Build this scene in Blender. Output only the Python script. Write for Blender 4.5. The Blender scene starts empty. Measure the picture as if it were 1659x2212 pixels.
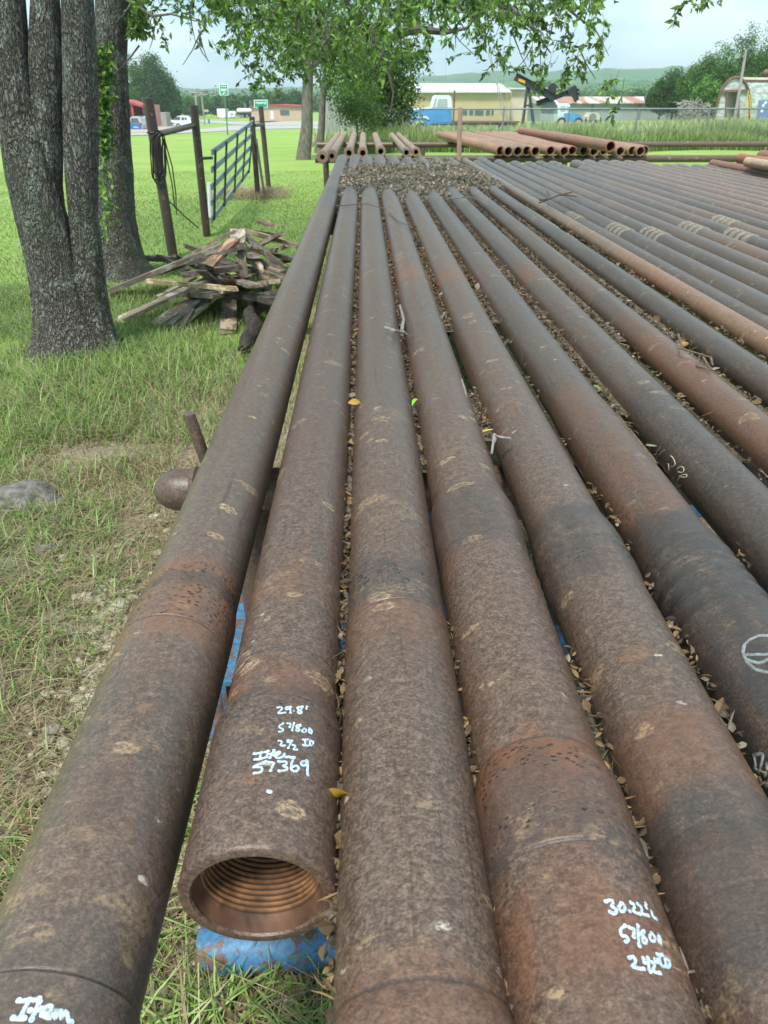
import bpy, bmesh, math, random
import numpy as np
from mathutils import Vector, noise as mnoise, Matrix
random.seed(7); rng=np.random.default_rng(7)
sc=bpy.context.scene; COL=sc.collection
R=math.radians
# ---------------------------------------------------------------- camera
CAMZ=1.45
TH=math.atan(1648/2840.); YAW=math.atan(82*math.cos(TH)/2840.)
cam=bpy.data.objects.new('camera',bpy.data.cameras.new('camera')); COL.objects.link(cam)
cam.location=(0,0,CAMZ); cam.rotation_euler=(math.pi/2-TH,0,-YAW)
cam.data.sensor_fit='VERTICAL'; cam.data.sensor_height=36; cam.data.lens=2840/4096*36
cam.data.clip_start=0.02; cam.data.clip_end=8000
cam.data.dof.use_dof=True; cam.data.dof.focus_distance=1.3; cam.data.dof.aperture_fstop=14
sc.camera=cam
# ---------------------------------------------------------------- sky, sun, exposure
SUN_EL,SUN_AZ=62,205     # azimuth measured clockwise from +Y
w=bpy.data.worlds.new('World'); sc.world=w; w.use_nodes=True
nt=w.node_tree; N=nt.nodes; L=nt.links; N.clear()
out=N.new('ShaderNodeOutputWorld'); bg=N.new('ShaderNodeBackground'); bg.inputs[1].default_value=0.1
sky=N.new('ShaderNodeTexSky'); sky.sky_type='NISHITA'; sky.sun_disc=False
sky.sun_elevation=R(SUN_EL); sky.sun_rotation=R(SUN_AZ); sky.air_density=1.0; sky.dust_density=2.0
tc=N.new('ShaderNodeTexCoord'); mp=N.new('ShaderNodeMapping'); mp.inputs['Scale'].default_value=(1,1,2.8)
n1=N.new('ShaderNodeTexNoise'); n1.inputs['Scale'].default_value=3.2; n1.inputs['Detail'].default_value=7; n1.inputs['Roughness'].default_value=.55
cr=N.new('ShaderNodeValToRGB'); cr.color_ramp.elements[0].position=.42; cr.color_ramp.elements[1].position=.60
cr.color_ramp.elements[0].color=(2.3,4.1,5.1,1); cr.color_ramp.elements[1].color=(5.6,6.7,7.0,1)
mx=N.new('ShaderNodeMix'); mx.data_type='RGBA'; mx.inputs[0].default_value=.86
L.new(tc.outputs['Generated'],mp.inputs[0]); L.new(mp.outputs[0],n1.inputs['Vector']); L.new(n1.outputs[0],cr.inputs[0])
L.new(sky.outputs[0],mx.inputs[6]); L.new(cr.outputs[0],mx.inputs[7]); L.new(mx.outputs[2],bg.inputs[0]); L.new(bg.outputs[0],out.inputs[0])
sun=bpy.data.objects.new('sun',bpy.data.lights.new('sun','SUN')); COL.objects.link(sun)
sun.data.energy=2.9; sun.data.angle=R(10); sun.data.color=(1,.955,.88)
a=R(SUN_AZ); el=R(SUN_EL); sd=Vector((math.sin(a)*math.cos(el),math.cos(a)*math.cos(el),math.sin(el)))
sun.rotation_euler=sd.to_track_quat('Z','Y').to_euler()
sc.view_settings.view_transform='Standard'; sc.view_settings.look='None'; sc.view_settings.gamma=1; sc.view_settings.exposure=1.08
sc.render.engine='CYCLES'; sc.cycles.use_denoising=True
sc.cycles.max_bounces=8; sc.cycles.transparent_max_bounces=8; sc.cycles.volume_bounces=0
# ---------------------------------------------------------------- survey helpers (photo pixel of a 1659x2212 view -> world point)
FD=2840/1.8517
fw=Vector((math.sin(YAW)*math.cos(TH),math.cos(YAW)*math.cos(TH),-math.sin(TH)))
rt=Vector((math.cos(YAW),-math.sin(YAW),0)); up=rt.cross(fw)
def ray(x,y): return fw+rt*((x-829.5)/FD)-up*((y-1106)/FD)
def atZ(x,y,z):
    d=ray(x,y); t=(z-CAMZ)/d.z; return Vector((d.x*t,d.y*t,z))
def atY(x,y,Y):
    d=ray(x,y); t=Y/d.y; return Vector((d.x*t,Y,CAMZ+d.z*t))
def depth(p): return fw.dot(Vector(p)-Vector((0,0,CAMZ)))
_u=[-.6,-.12,0.,.3,.45,.7]; _s=[.021,.021,.0125,.0105,.004,.002]
def zg(x,y):
    if y<15: return 0.0
    f=min(y,170)-15; f=f*f/(f+6)
    return -float(np.interp(x/y,_u,_s))*f
def G(x,y):
    z=0.
    for _ in range(25):
        p=atZ(x,y,min(z,CAMZ-.2)); z=.5*z+.5*zg(p.x,p.y)
    return Vector((p.x,p.y,zg(p.x,p.y)))
# ---------------------------------------------------------------- object helpers
def tag(o,label=None,cat=None,group=None,kind=None):
    if label: o['label']=label
    if cat: o['category']=cat
    if group: o['group']=group
    if kind: o['kind']=kind
    return o
def link(name,me,mat,parent=None,loc=None):
    o=bpy.data.objects.new(name,me); COL.objects.link(o)
    if mat is not None:
        for m in (mat if isinstance(mat,(list,tuple)) else [mat]): me.materials.append(m)
    if parent is not None: o.parent=parent
    if loc is not None: o.location=loc
    return o
def empty(name,loc,rz=0):
    o=bpy.data.objects.new(name,None); COL.objects.link(o); o.location=loc; o.rotation_euler=(0,0,rz); o.empty_display_size=.1
    return o
def npmesh(name,V,F,smooth=False,col=None):
    V=np.asarray(V,np.float32); F=np.asarray(F,np.int32); k=F.shape[1]
    me=bpy.data.meshes.new(name); me.vertices.add(len(V)); me.vertices.foreach_set('co',V.ravel())
    me.loops.add(F.size); me.loops.foreach_set('vertex_index',F.ravel())
    me.polygons.add(len(F)); me.polygons.foreach_set('loop_start',np.arange(0,F.size,k,dtype=np.int32))
    me.polygons.foreach_set('use_smooth',np.full(len(F),smooth))
    if col is not None:
        a=me.color_attributes.new('Col','FLOAT_COLOR','POINT')
        c=np.ones((len(V),4),np.float32); c[:,:3]=col; a.data.foreach_set('color',c.ravel())
    me.update(calc_edges=True); me.validate(); return me
def fattr(me,name,vals):
    a=me.attributes.new(name,'FLOAT','POINT'); a.data.foreach_set('value',np.asarray(vals,np.float32))
class MB:
    def __init__(s): s.v=[];s.f=[];s.mi=[]
    def add(s,v,f,m=0):
        o=len(s.v); s.v+= [tuple(p) for p in v]; s.f+=[tuple(i+o for i in q) for q in f]; s.mi+=[m]*len(f); return s
    def box(s,c,d,rot=None,m=0,taper=1):
        hx,hy,hz=d[0]/2,d[1]/2,d[2]/2
        v=[Vector((x*hx*(taper if z>0 else 1),y*hy*(taper if z>0 else 1),z*hz)) for z in(-1,1) for x,y in((-1,-1),(1,-1),(1,1),(-1,1))]
        if rot is not None: v=[rot@p for p in v]
        v=[p+Vector(c) for p in v]
        return s.add(v,[(3,2,1,0),(4,5,6,7),(0,1,5,4),(1,2,6,5),(2,3,7,6),(3,0,4,7)],m)
    def bar(s,a,b,wd,th,m=0,upv=(0,0,1)):
        a=Vector(a);b=Vector(b);d=(b-a); l=d.length; y=d.normalized(); x=y.cross(Vector(upv))
        if x.length<1e-3: x=Vector((1,0,0))
        x.normalize(); z=x.cross(y); rot=Matrix((x,y,z)).transposed()
        return s.box((a+b)/2,(wd,l,th),rot,m)
    def tube(s,pts,rad,n=10,m=0,cap=True):
        pts=[Vector(p) for p in pts]; k=len(pts)
        if not isinstance(rad,(list,tuple)): rad=[rad]*k
        vs=[];fs=[]; ref=None
        for i,p in enumerate(pts):
            t=(pts[min(i+1,k-1)]-pts[max(i-1,0)]).normalized()
            if ref is None: ref=t.orthogonal().normalized()
            u=(ref-t*ref.dot(t)).normalized(); ref=u; v=t.cross(u)
            for j in range(n):
                an=2*math.pi*j/n; vs.append(p+(u*math.cos(an)+v*math.sin(an))*rad[i])
        for i in range(k-1):
            for j in range(n): fs.append((i*n+j,i*n+(j+1)%n,(i+1)*n+(j+1)%n,(i+1)*n+j))
        if cap: fs.append(tuple(range(n-1,-1,-1))); fs.append(tuple(range((k-1)*n,k*n)))
        return s.add(vs,fs,m)
    def build(s,name,mat,parent=None,smooth=False,loc=None,bevel=0):
        me=bpy.data.meshes.new(name); me.from_pydata(s.v,[],s.f); me.update()
        if smooth:
            me.polygons.foreach_set('use_smooth',[True]*len(me.polygons))
            try: me.set_sharp_from_angle(angle=R(40))
            except Exception: pass
        o=link(name,me,mat,parent,loc)
        if isinstance(mat,(list,tuple)): me.polygons.foreach_set('material_index',s.mi)
        if bevel: md=o.modifiers.new('b','BEVEL'); md.width=bevel; md.segments=2; md.limit_method='ANGLE'
        return o
def rebase(root,ch):   # put a world-built child under an empty
    ch.parent=root; ch.matrix_parent_inverse=Matrix.Translation(-root.location); return ch
# ---------------------------------------------------------------- materials
def newmat(name):
    m=bpy.data.materials.new(name); m.use_nodes=True; nt=m.node_tree; b=nt.nodes['Principled BSDF']; return m,nt,b
def nz(nt,vec,scale,detail=4,rough=.55,dist=0):
    n=nt.nodes.new('ShaderNodeTexNoise'); n.inputs['Scale'].default_value=scale; n.inputs['Detail'].default_value=detail
    n.inputs['Roughness'].default_value=rough; n.inputs['Distortion'].default_value=dist
    if vec is not None: nt.links.new(vec,n.inputs['Vector'])
    return n.outputs[0]
def ramp(nt,fac,stops):
    r=nt.nodes.new('ShaderNodeValToRGB'); e=r.color_ramp.elements
    while len(e)<len(stops): e.new(.5)
    for i,(p,c) in enumerate(stops):
        e[i].position=p; e[i].color=(c,c,c,1) if not isinstance(c,(tuple,list)) else (*c,1)
    nt.links.new(fac,r.inputs[0]); return r.outputs[0]
def mixc(nt,f,a,b,mode='MIX'):
    m=nt.nodes.new('ShaderNodeMix'); m.data_type='RGBA'; m.blend_type=mode
    for s,v in((0,f),(6,a),(7,b)):
        if hasattr(v,'is_linked'): nt.links.new(v,m.inputs[s])
        elif s==0: m.inputs[0].default_value=v
        else: m.inputs[s].default_value=(*v,1)
    return m.outputs[2]
def math_(nt,op,a,b=0):
    m=nt.nodes.new('ShaderNodeMath'); m.operation=op
    for i,v in enumerate((a,b)):
        if hasattr(v,'is_linked'): nt.links.new(v,m.inputs[i])
        else: m.inputs[i].default_value=v
    return m.outputs[0]
def mapping(nt,scale=(1,1,1),src='Object',off=False):
    t=nt.nodes.new('ShaderNodeTexCoord'); v=t.outputs[src]
    if off:
        oi=nt.nodes.new('ShaderNodeObjectInfo'); k=math_(nt,'MULTIPLY',oi.outputs['Random'],37.)
        va=nt.nodes.new('ShaderNodeVectorMath'); va.operation='ADD'; nt.links.new(v,va.inputs[0]); nt.links.new(k,va.inputs[1]); v=va.outputs[0]
    m=nt.nodes.new('ShaderNodeMapping'); m.inputs['Scale'].default_value=scale; nt.links.new(v,m.inputs[0]); return m.outputs[0]
def bump(nt,b,h,strength=.4,dist=.01):
    n=nt.nodes.new('ShaderNodeBump'); n.inputs['Strength'].default_value=strength; n.inputs['Distance'].default_value=dist
    nt.links.new(h,n.inputs['Height']); nt.links.new(n.outputs[0],b.inputs['Normal'])
def simple(name,c1,c2=None,scale=8,rough=.6,metal=0,bmp=0,stretch=(1,1,1),det=5,off=False,bd=.005,sp=.5):
    m,nt,b=newmat(name); v=mapping(nt,stretch,off=off)
    c2=c2 or tuple(x*.65 for x in c1)
    n=nz(nt,v,scale,det,.6); c=ramp(nt,n,[(.32,c2),(.66,c1)])
    nt.links.new(c,b.inputs['Base Color']); b.inputs['Roughness'].default_value=rough; b.inputs['Metallic'].default_value=metal
    b.inputs['Specular IOR Level'].default_value=sp
    if bmp: bump(nt,b,n,bmp,bd)
    return m
def attrcol(name,rough=.55,trans=.35,sp=.35,tint=None):
    m,nt,b=newmat(name); a=nt.nodes.new('ShaderNodeAttribute'); a.attribute_name='Col'
    nt.links.new(a.outputs['Color'],b.inputs['Base Color']); b.inputs['Roughness'].default_value=rough; b.inputs['Specular IOR Level'].default_value=sp
    if trans:
        t=nt.nodes.new('ShaderNodeBsdfTranslucent'); nt.links.new(a.outputs['Color'],t.inputs[0])
        mm=nt.nodes.new('ShaderNodeMixShader'); mm.inputs[0].default_value=trans
        nt.links.new(b.outputs[0],mm.inputs[1]); nt.links.new(t.outputs[0],mm.inputs[2])
        nt.links.new(mm.outputs[0],nt.nodes['Material Output'].inputs[0])
    return m
M={}
def rust_steel(name,dark,mid,light,tan,band=True,rough=.36,spots=.62):
    m,nt,b=newmat(name); Lk=nt.links
    v=mapping(nt,(.85,1.15,.85),off=True)
    fine=nz(nt,v,330,4,.75,.2); med=nz(nt,v,120,5,.7,.5); big=nz(nt,v,6.5,5,.6,.4); huge=nz(nt,v,1.1,3,.5)
    f=math_(nt,'ADD',math_(nt,'MULTIPLY',fine,.55),math_(nt,'MULTIPLY',med,.45))
    c=ramp(nt,f,[(.36,dark),(.48,mid),(.57,light),(.66,tuple(min(1,x*1.6) for x in light))])
    c=mixc(nt,ramp(nt,big,[(.48,0.),(.72,.45)]),c,(.105,.056,.038))
    c=mixc(nt,ramp(nt,huge,[(.45,0.),(.68,.35)]),c,(.085,.078,.072))
    # lengthwise scrapes and scratches
    vs_=mapping(nt,(1,.035,1),off=True); sc1=nz(nt,vs_,170,2,.5); ssel=ramp(nt,nz(nt,v,2.3,2),[(.5,0.),(.62,.5)])
    c=mixc(nt,math_(nt,'MULTIPLY',ramp(nt,sc1,[(.63,0.),(.68,1.)]),ssel),c,(.03,.022,.02))
    v2=mapping(nt,(.75,1.35,.75),off=True); dd=nz(nt,v2,170,4,.7); wob=nz(nt,v2,30,3,.6)
    def spots_(scale,rad,keep,col,amt,ring=False):
        vo=nt.nodes.new('ShaderNodeTexVoronoi'); vo.inputs['Scale'].default_value=scale; Lk.new(v2,vo.inputs['Vector'])
        sep=nt.nodes.new('ShaderNodeSeparateColor'); Lk.new(vo.outputs['Color'],sep.inputs[0])
        d=math_(nt,'ADD',vo.outputs['Distance'],math_(nt,'MULTIPLY',math_(nt,'SUBTRACT',wob,.5),rad*3.4))
        d=math_(nt,'ADD',d,math_(nt,'MULTIPLY',sep.outputs[1],rad*.6))
        st=[(rad*.9,1.),(rad*1.2,0.)] if not ring else [(rad*.45,.25),(rad*.75,1.),(rad*.95,1.),(rad*1.2,0.)]
        m=math_(nt,'MULTIPLY',ramp(nt,d,st),ramp(nt,sep.outputs[0],[(keep-.01,0.),(keep,1.)]))
        m=math_(nt,'MULTIPLY',m,ramp(nt,dd,[(.43,0.),(.60,amt)]))
        return mixc(nt,m,c,col)
    c=spots_(9,.20,.74,tan,.5); c=spots_(13,.18,.62,(.22,.11,.05),.55); c=spots_(15,.22,.74,(.46,.36,.21),.8,True); c=spots_(19,.20,.62,(.36,.27,.16),.75)
    c=spots_(31,.15,.86,(.45,.43,.38),.9)
    if band:
        a=nt.nodes.new('ShaderNodeAttribute'); a.attribute_name='rust'; 
        o=math_(nt,'MULTIPLY',a.outputs['Fac'],ramp(nt,med,[(.3,.35),(.6,1.)]))
        c=mixc(nt,o,c,(.17,.072,.036))
        a2=nt.nodes.new('ShaderNodeAttribute'); a2.attribute_name='scale'
        d=math_(nt,'MULTIPLY',a2.outputs['Fac'],ramp(nt,fine,[(.3,1.),(.65,.6)]))
        c=mixc(nt,d,c,(.040,.038,.038))
        a3=nt.nodes.new('ShaderNodeAttribute'); a3.attribute_name='pale'
        p=math_(nt,'MULTIPLY',math_(nt,'MULTIPLY',a3.outputs['Fac'],.6),math_(nt,'MULTIPLY',ramp(nt,dd,[(.45,0.),(.58,1.)]),ramp(nt,nz(nt,v2,22,3),[(.50,0.),(.58,1.)])))
        c=mixc(nt,p,c,tan)
    oi=nt.nodes.new('ShaderNodeObjectInfo'); c=mixc(nt,1.,c,oi.outputs['Color'],'MULTIPLY')
    Lk.new(c,b.inputs['Base Color'])
    rr=math_(nt,'ADD',math_(nt,'MULTIPLY',fine,.25),rough-.1); Lk.new(rr,b.inputs['Roughness'])
    b.inputs['Specular IOR Level'].default_value=.5
    h=math_(nt,'ADD',math_(nt,'MULTIPLY',fine,.5),math_(nt,'MULTIPLY',med,1.))
    if band:
        pit=nt.nodes.new('ShaderNodeTexVoronoi'); pit.inputs['Scale'].default_value=150; Lk.new(v2,pit.inputs['Vector'])
        a4=nt.nodes.new('ShaderNodeAttribute'); a4.attribute_name='pit'
        pd=math_(nt,'MULTIPLY',ramp(nt,pit.outputs['Distance'],[(.22,1.),(.40,0.)]),math_(nt,'MULTIPLY',a4.outputs['Fac'],ramp(nt,nz(nt,v2,34,3),[(.44,0.),(.52,1.)])))
        c2=mixc(nt,pd,c,(.008,.006,.006)); Lk.new(c2,b.inputs['Base Color'])
        h=math_(nt,'SUBTRACT',h,math_(nt,'MULTIPLY',pd,1.2))
    bump(nt,b,h,.6,.0013)
    return m
M['pipe']=rust_steel('weathered_drill_steel',(.032,.022,.018),(.084,.058,.045),(.152,.108,.082),(.42,.30,.17))
M['farpipe']=rust_steel('brown_rusted_pipe',(.11,.065,.045),(.20,.115,.075),(.29,.17,.11),(.36,.26,.18),band=False,rough=.55,spots=.85)
M['rail']=rust_steel('rack_steel',(.035,.022,.018),(.085,.052,.040),(.15,.095,.07),(.3,.2,.12),band=False)
M['post']=rust_steel('fence_post_steel',(.022,.014,.013),(.048,.030,.026),(.085,.055,.045),(.2,.14,.1),band=False,spots=.85)
M['bore']=simple('rusty_bore',(.27,.125,.055),(.075,.035,.022),34,.75,bmp=.6,bd=.002)
M['borec']=attrcol('rusty_thread_root_shade',rough=.6,trans=0,sp=.4)
M['bore_shade']=simple('painted_bore_shade',(.006,.005,.005),rough=.9)
M['ink']=simple('pale_blue_paint_marker',(.60,.73,.82),(.26,.34,.42),420,.5,det=2)
M['chalk']=simple('yellowed_chalk_mark',(.55,.50,.38),(.30,.28,.22),200,.8,det=3)
M['chalkg']=simple('grey_chalk_mark',(.26,.29,.30),(.10,.11,.11),160,.8,det=3)
M['leaf']=attrcol('leaf_green')
M['grass']=attrcol('grass_blades',rough=.5,trans=.3)
M['litter']=attrcol('dry_leaf',rough=.7,trans=.12,sp=.25)
M['stone']=attrcol('pale_stone',rough=.85,trans=0)
M['wirem']=simple('black_cable',(.015,.015,.015),rough=.5)
def bark():
    m,nt,b=newmat('grey_bark'); v=mapping(nt,(1,1,.32));
    vo=nt.nodes.new('ShaderNodeTexVoronoi'); vo.inputs['Scale'].default_value=52; vo.feature='DISTANCE_TO_EDGE'
    wv=nt.nodes.new('ShaderNodeVectorMath'); wv.operation='ADD'; n=nt.nodes.new('ShaderNodeTexNoise'); n.inputs['Scale'].default_value=14; n.inputs['Detail'].default_value=4; nt.links.new(v,n.inputs['Vector'])
    sc_=nt.nodes.new('ShaderNodeVectorMath'); sc_.operation='SCALE'; sc_.inputs['Scale'].default_value=.14; nt.links.new(n.outputs['Color'],sc_.inputs[0])
    nt.links.new(v,wv.inputs[0]); nt.links.new(sc_.outputs[0],wv.inputs[1]); nt.links.new(wv.outputs[0],vo.inputs['Vector'])
    fine=nz(nt,v,80,5,.7); 
    plate=ramp(nt,vo.outputs['Distance'],[(.0,0.),(.28,1.)])
    c=ramp(nt,fine,[(.3,(.085,.073,.06)),(.5,(.19,.17,.14)),(.68,(.34,.31,.265))])
    c=mixc(nt,math_(nt,'MULTIPLY',math_(nt,'SUBTRACT',1.,plate),.9),c,(.045,.038,.032))
    v2=mapping(nt,(1,1,.8)); lich=ramp(nt,nz(nt,v2,7,5,.7,.5),[(.52,0.),(.60,1.)])
    lf=math_(nt,'MULTIPLY',lich,ramp(nt,nz(nt,v2,110,3,.7),[(.42,0.),(.58,.75)]))
    c=mixc(nt,lf,c,(.38,.44,.37))
    fk=ramp(nt,nz(nt,v,150,2,.5),[(.60,0.),(.66,.6)]); c=mixc(nt,fk,c,(.42,.42,.37))
    c=mixc(nt,ramp(nt,nz(nt,v2,2.2,3),[(.5,0.),(.7,.35)]),c,(.08,.12,.05))
    nt.links.new(c,b.inputs['Base Color']); b.inputs['Roughness'].default_value=.9
    h=math_(nt,'ADD',math_(nt,'MULTIPLY',plate,1.),math_(nt,'MULTIPLY',fine,.6)); bump(nt,b,h,1.,.022)
    return m
M['bark']=bark()
M['bark2']=simple('tree_bark',(.20,.18,.15),(.07,.06,.05),22,.9,bmp=.8,stretch=(1,1,.25),bd=.03)
def wood(name,a,b_,pale):
    m,nt,b=newmat(name); v=mapping(nt,(1,.06,1),off=True); n=nz(nt,v,90,5,.7,.5); v2=mapping(nt,(1,.5,1),off=True)
    c=ramp(nt,n,[(.35,b_),(.6,a)]); p=ramp(nt,nz(nt,v2,9,4,.7),[(.50,0.),(.60,.85)]); c=mixc(nt,p,c,pale)
    oi=nt.nodes.new('ShaderNodeObjectInfo'); c=mixc(nt,1.,c,oi.outputs['Color'],'MULTIPLY')
    nt.links.new(c,b.inputs['Base Color']); b.inputs['Roughness'].default_value=.85; bump(nt,b,n,.6,.004); return m
M['wood']=wood('weathered_board',(.19,.155,.12),(.06,.045,.035),(.36,.32,.27))
def groundmat():
    m,nt,b=newmat('lawn_ground'); v=mapping(nt,(1,1,1)); Lk=nt.links
    fine=nz(nt,v,120,5,.75); n10=nz(nt,v,9,5,.65); n1_=nz(nt,v,.55,4,.6); n03=nz(nt,v,.06,3,.55)
    g=ramp(nt,fine,[(.3,(.11,.19,.04)),(.5,(.20,.31,.075)),(.7,(.29,.40,.12))])
    g=mixc(nt,ramp(nt,n1_,[(.40,0.),(.62,.75)]),g,(.27,.36,.10))
    g=mixc(nt,ramp(nt,n03,[(.42,0.),(.6,.35)]),g,(.16,.30,.05))
    dirt=ramp(nt,nz(nt,v,55,5,.7),[(.3,(.15,.115,.075)),(.52,(.32,.26,.18)),(.70,(.46,.40,.30))])
    a=nt.nodes.new('ShaderNodeAttribute'); a.attribute_name='dirt'
    d=math_(nt,'ADD',a.outputs['Fac'],math_(nt,'MULTIPLY',math_(nt,'SUBTRACT',n10,.5),1.3))
    c=mixc(nt,ramp(nt,d,[(.4,0.),(.62,1.)]),g,dirt)
    Lk.new(c,b.inputs['Base Color']); b.inputs['Roughness'].default_value=.95; b.inputs['Specular IOR Level'].default_value=.15
    bump(nt,b,math_(nt,'ADD',fine,n10),.6,.02); return m
M['ground']=groundmat()
M['road']=simple('pale_asphalt',(.36,.35,.34),(.27,.26,.255),3,.9,bmp=.2,det=8)
M['lot']=simple('gravel_dirt',(.42,.34,.26),(.27,.21,.16),2,.95,det=8)
M['litbase']=simple('leaf_mould',(.15,.12,.09),(.05,.04,.03),60,.95,bmp=1,bd=.01)
def corr(name,c1,c2,scale,axis='X',patch=None,rough=.45):
    m,nt,b=newmat(name); v=mapping(nt,(1,1,1)); wv=nt.nodes.new('ShaderNodeTexWave'); wv.inputs['Scale'].default_value=scale; wv.bands_direction=axis
    nt.links.new(v,wv.inputs[0]); n=nz(nt,v,.8,6,.7); c=ramp(nt,n,[(.35,c2),(.6,c1)])
    if patch: c=mixc(nt,ramp(nt,nz(nt,mapping(nt,patch[1]),patch[2],4,.6),[(.45,0.),(.55,1.)]),c,patch[0])
    nt.links.new(c,b.inputs['Base Color']); b.inputs['Roughness'].default_value=rough; bump(nt,b,wv.outputs[0],.5,.03); return m
M['tanwall']=corr('tan_metal_wall',(.56,.45,.26),(.50,.40,.23),12,'X')
M['whiteroof']=corr('pale_metal_roof',(.66,.70,.70),(.52,.57,.58),6,'X')
M['greywall']=corr('grey_metal_wall',(.36,.40,.42),(.28,.32,.34),8,'X')
M['rustroof']=corr('rusty_striped_roof',(.58,.56,.53),(.45,.42,.40),4,'X',((.34,.15,.10),(.8,.05,.05),1.1))
M['quonset']=corr('weathered_pale_siding',(.64,.69,.69),(.50,.57,.57),14,'Z',((.36,.40,.38),(1,1,3),2))
M['quonroof']=corr('pale_rusty_curved_roof',(.50,.46,.38),(.36,.32,.26),5,'X')
M['rusttrim']=simple('rust_brown_trim',(.22,.12,.08),(.10,.06,.04),6,.8)
M['redm']=simple('faded_red_paint',(.40,.06,.05),(.28,.05,.045),2,.6)
M['redshade']=simple('shaded_red_inside',(.055,.012,.018),rough=.9)  # red walls darkened in colour to stand for the shelter's indoor shade
M['white']=simple('white_paint',(.78,.80,.80),(.68,.70,.70),3,.4)
M['whitecar']=simple('white_car_paint',(.74,.77,.78),(.70,.73,.74),3,.22)
M['bluecar']=simple('blue_tarp_paint',(.03,.17,.48),(.025,.13,.38),3,.35)
M['silver']=simple('silver_paint',(.42,.45,.48),(.36,.39,.42),3,.3)
M['glass']=simple('dark_window_glass',(.10,.13,.14),(.06,.08,.09),2,.12,sp=.8)
M['glassl']=simple('pale_window_glass',(.34,.44,.38),(.28,.38,.32),2,.15,sp=.8)
M['tyre']=simple('tyre_rubber',(.022,.022,.022),rough=.85)
M['rim']=simple('wheel_rim',(.45,.45,.44),(.3,.3,.3),5,.4)
M['redl']=simple('red_lamp_lens',(.55,.04,.03),rough=.25)
M['trblue']=simple('old_blue_truck_paint',(.07,.30,.62),(.05,.24,.54),1.5,.38)
M['trwhite']=simple('oxidised_white_paint',(.72,.80,.83),(.55,.66,.72),1.5,.45)
M['skid']=None
def bluerust():
    m,nt,b=newmat('chipped_blue_paint'); v=mapping(nt,(1,1,1)); n=nz(nt,v,18,6,.75); n2=nz(nt,v,70,4,.7)
    c=ramp(nt,n2,[(.35,(.03,.11,.22)),(.6,(.06,.21,.38))]); p=ramp(nt,math_(nt,'ADD',math_(nt,'MULTIPLY',n,.75),math_(nt,'MULTIPLY',n2,.25)),[(.485,0.),(.52,1.)])
    c=mixc(nt,p,c,(.13,.07,.05)); nt.links.new(c,b.inputs['Base Color']); b.inputs['Roughness'].default_value=.55; bump(nt,b,p,.3,.002); return m
M['skid']=bluerust()
M['tan']=simple('tan_block_wall',(.50,.38,.27),(.44,.33,.23),1,.8)
M['green_sign']=simple('green_sign_face',(.0,.34,.22),(.0,.28,.18),2,.4)
M['galv']=simple('galvanised_steel',(.24,.27,.28),(.17,.19,.20),6,.45,metal=.2)
M['gate']=simple('grey_green_gate_paint',(.24,.31,.33),(.16,.21,.23),6,.45)
M['gated']=simple('dark_green_gate_paint',(.03,.065,.065),(.02,.04,.045),6,.5)
M['black']=simple('black_machine_paint',(.028,.032,.038),(.018,.02,.025),2,.5)
M['yellow']=simple('yellow_plastic_guard',(.72,.50,.02),(.60,.42,.02),4,.4)
M['orange']=simple('orange_decal',(.75,.36,.03),rough=.5)
M['pinkpost']=simple('pinkish_rusted_post',(.36,.22,.19),(.26,.16,.14),12,.7)
M['greypole']=simple('weathered_wood_pole',(.38,.35,.32),(.26,.24,.22),6,.9,stretch=(1,1,.2))
M['tan2']=simple('pale_stucco',(.58,.50,.40),(.50,.43,.34),1,.8)
M['cream']=simple('cream_paint',(.60,.56,.44),(.50,.46,.36),2,.5)
M['pinkred']=simple('sun_faded_red_paint',(.46,.13,.11),(.52,.30,.26),.8,.6)
M['gatesign']=simple('green_sign_post',(.10,.22,.16),(.07,.17,.12),2,.5)
M['boards']=simple('grey_board_fence',(.33,.34,.32),(.22,.23,.22),5,.9,stretch=(1,1,.15))
def hillmat():
    m,nt,b=newmat('wooded_hillside'); v=mapping(nt,(1,1,2)); n=nz(nt,v,.035,8,.7); n2=nz(nt,v,.006,4,.6)
    c=ramp(nt,n,[(.34,(.018,.06,.015)),(.5,(.045,.12,.03)),(.66,(.10,.21,.055))]); c=mixc(nt,ramp(nt,n2,[(.55,0.),(.66,.55)]),c,(.20,.28,.10))
    nt.links.new(c,b.inputs['Base Color']); b.inputs['Roughness'].default_value=1; b.inputs['Specular IOR Level'].default_value=0; bump(nt,b,n,1,4); return m
M['hill']=hillmat()
# ================================================================ GROUND, ROADS, HILLS
def ground_sheet():
    ys=np.concatenate([np.arange(-3,12,.12),np.geomspace(12,3500,150)])
    t=np.linspace(-1,1,241); ex=np.sign(t)*(np.abs(t)**1.9)
    V=[];dirt=[]
    for y in ys:
        wd=6+max(y,0)*1.15
        for e in ex:
            x=e*wd; z=zg(x,y)
            if y<14: z+=.018*mnoise.noise((x*1.3,y*1.3,0))+.01*mnoise.noise((x*6,y*6,3))-.012
            V.append((x,y,z))
            # bare soil beside and under the rack
            d=1.0-max(0,(-.9-.12*y-x))*1.5 if x<-.4 else 1.0
            d*=1-max(0,min(1,(y-3.2)/2.2))
            if x>-.6 and 0<y<11: d=max(d,.62)
            if x>8: d=0
            d=max(d,.9*math.exp(-((x+1.95)**2/.25+(y-13.9)**2/.8)))
            dirt.append(d)
    nx=len(ex); F=[(j*nx+i,j*nx+i+1,(j+1)*nx+i+1,(j+1)*nx+i) for j in range(len(ys)-1) for i in range(nx-1)]
    me=npmesh('ground',V,F,True); fattr(me,'dirt',dirt); tag(link('ground',me,M['ground']),kind='structure')
ground_sheet()
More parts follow.
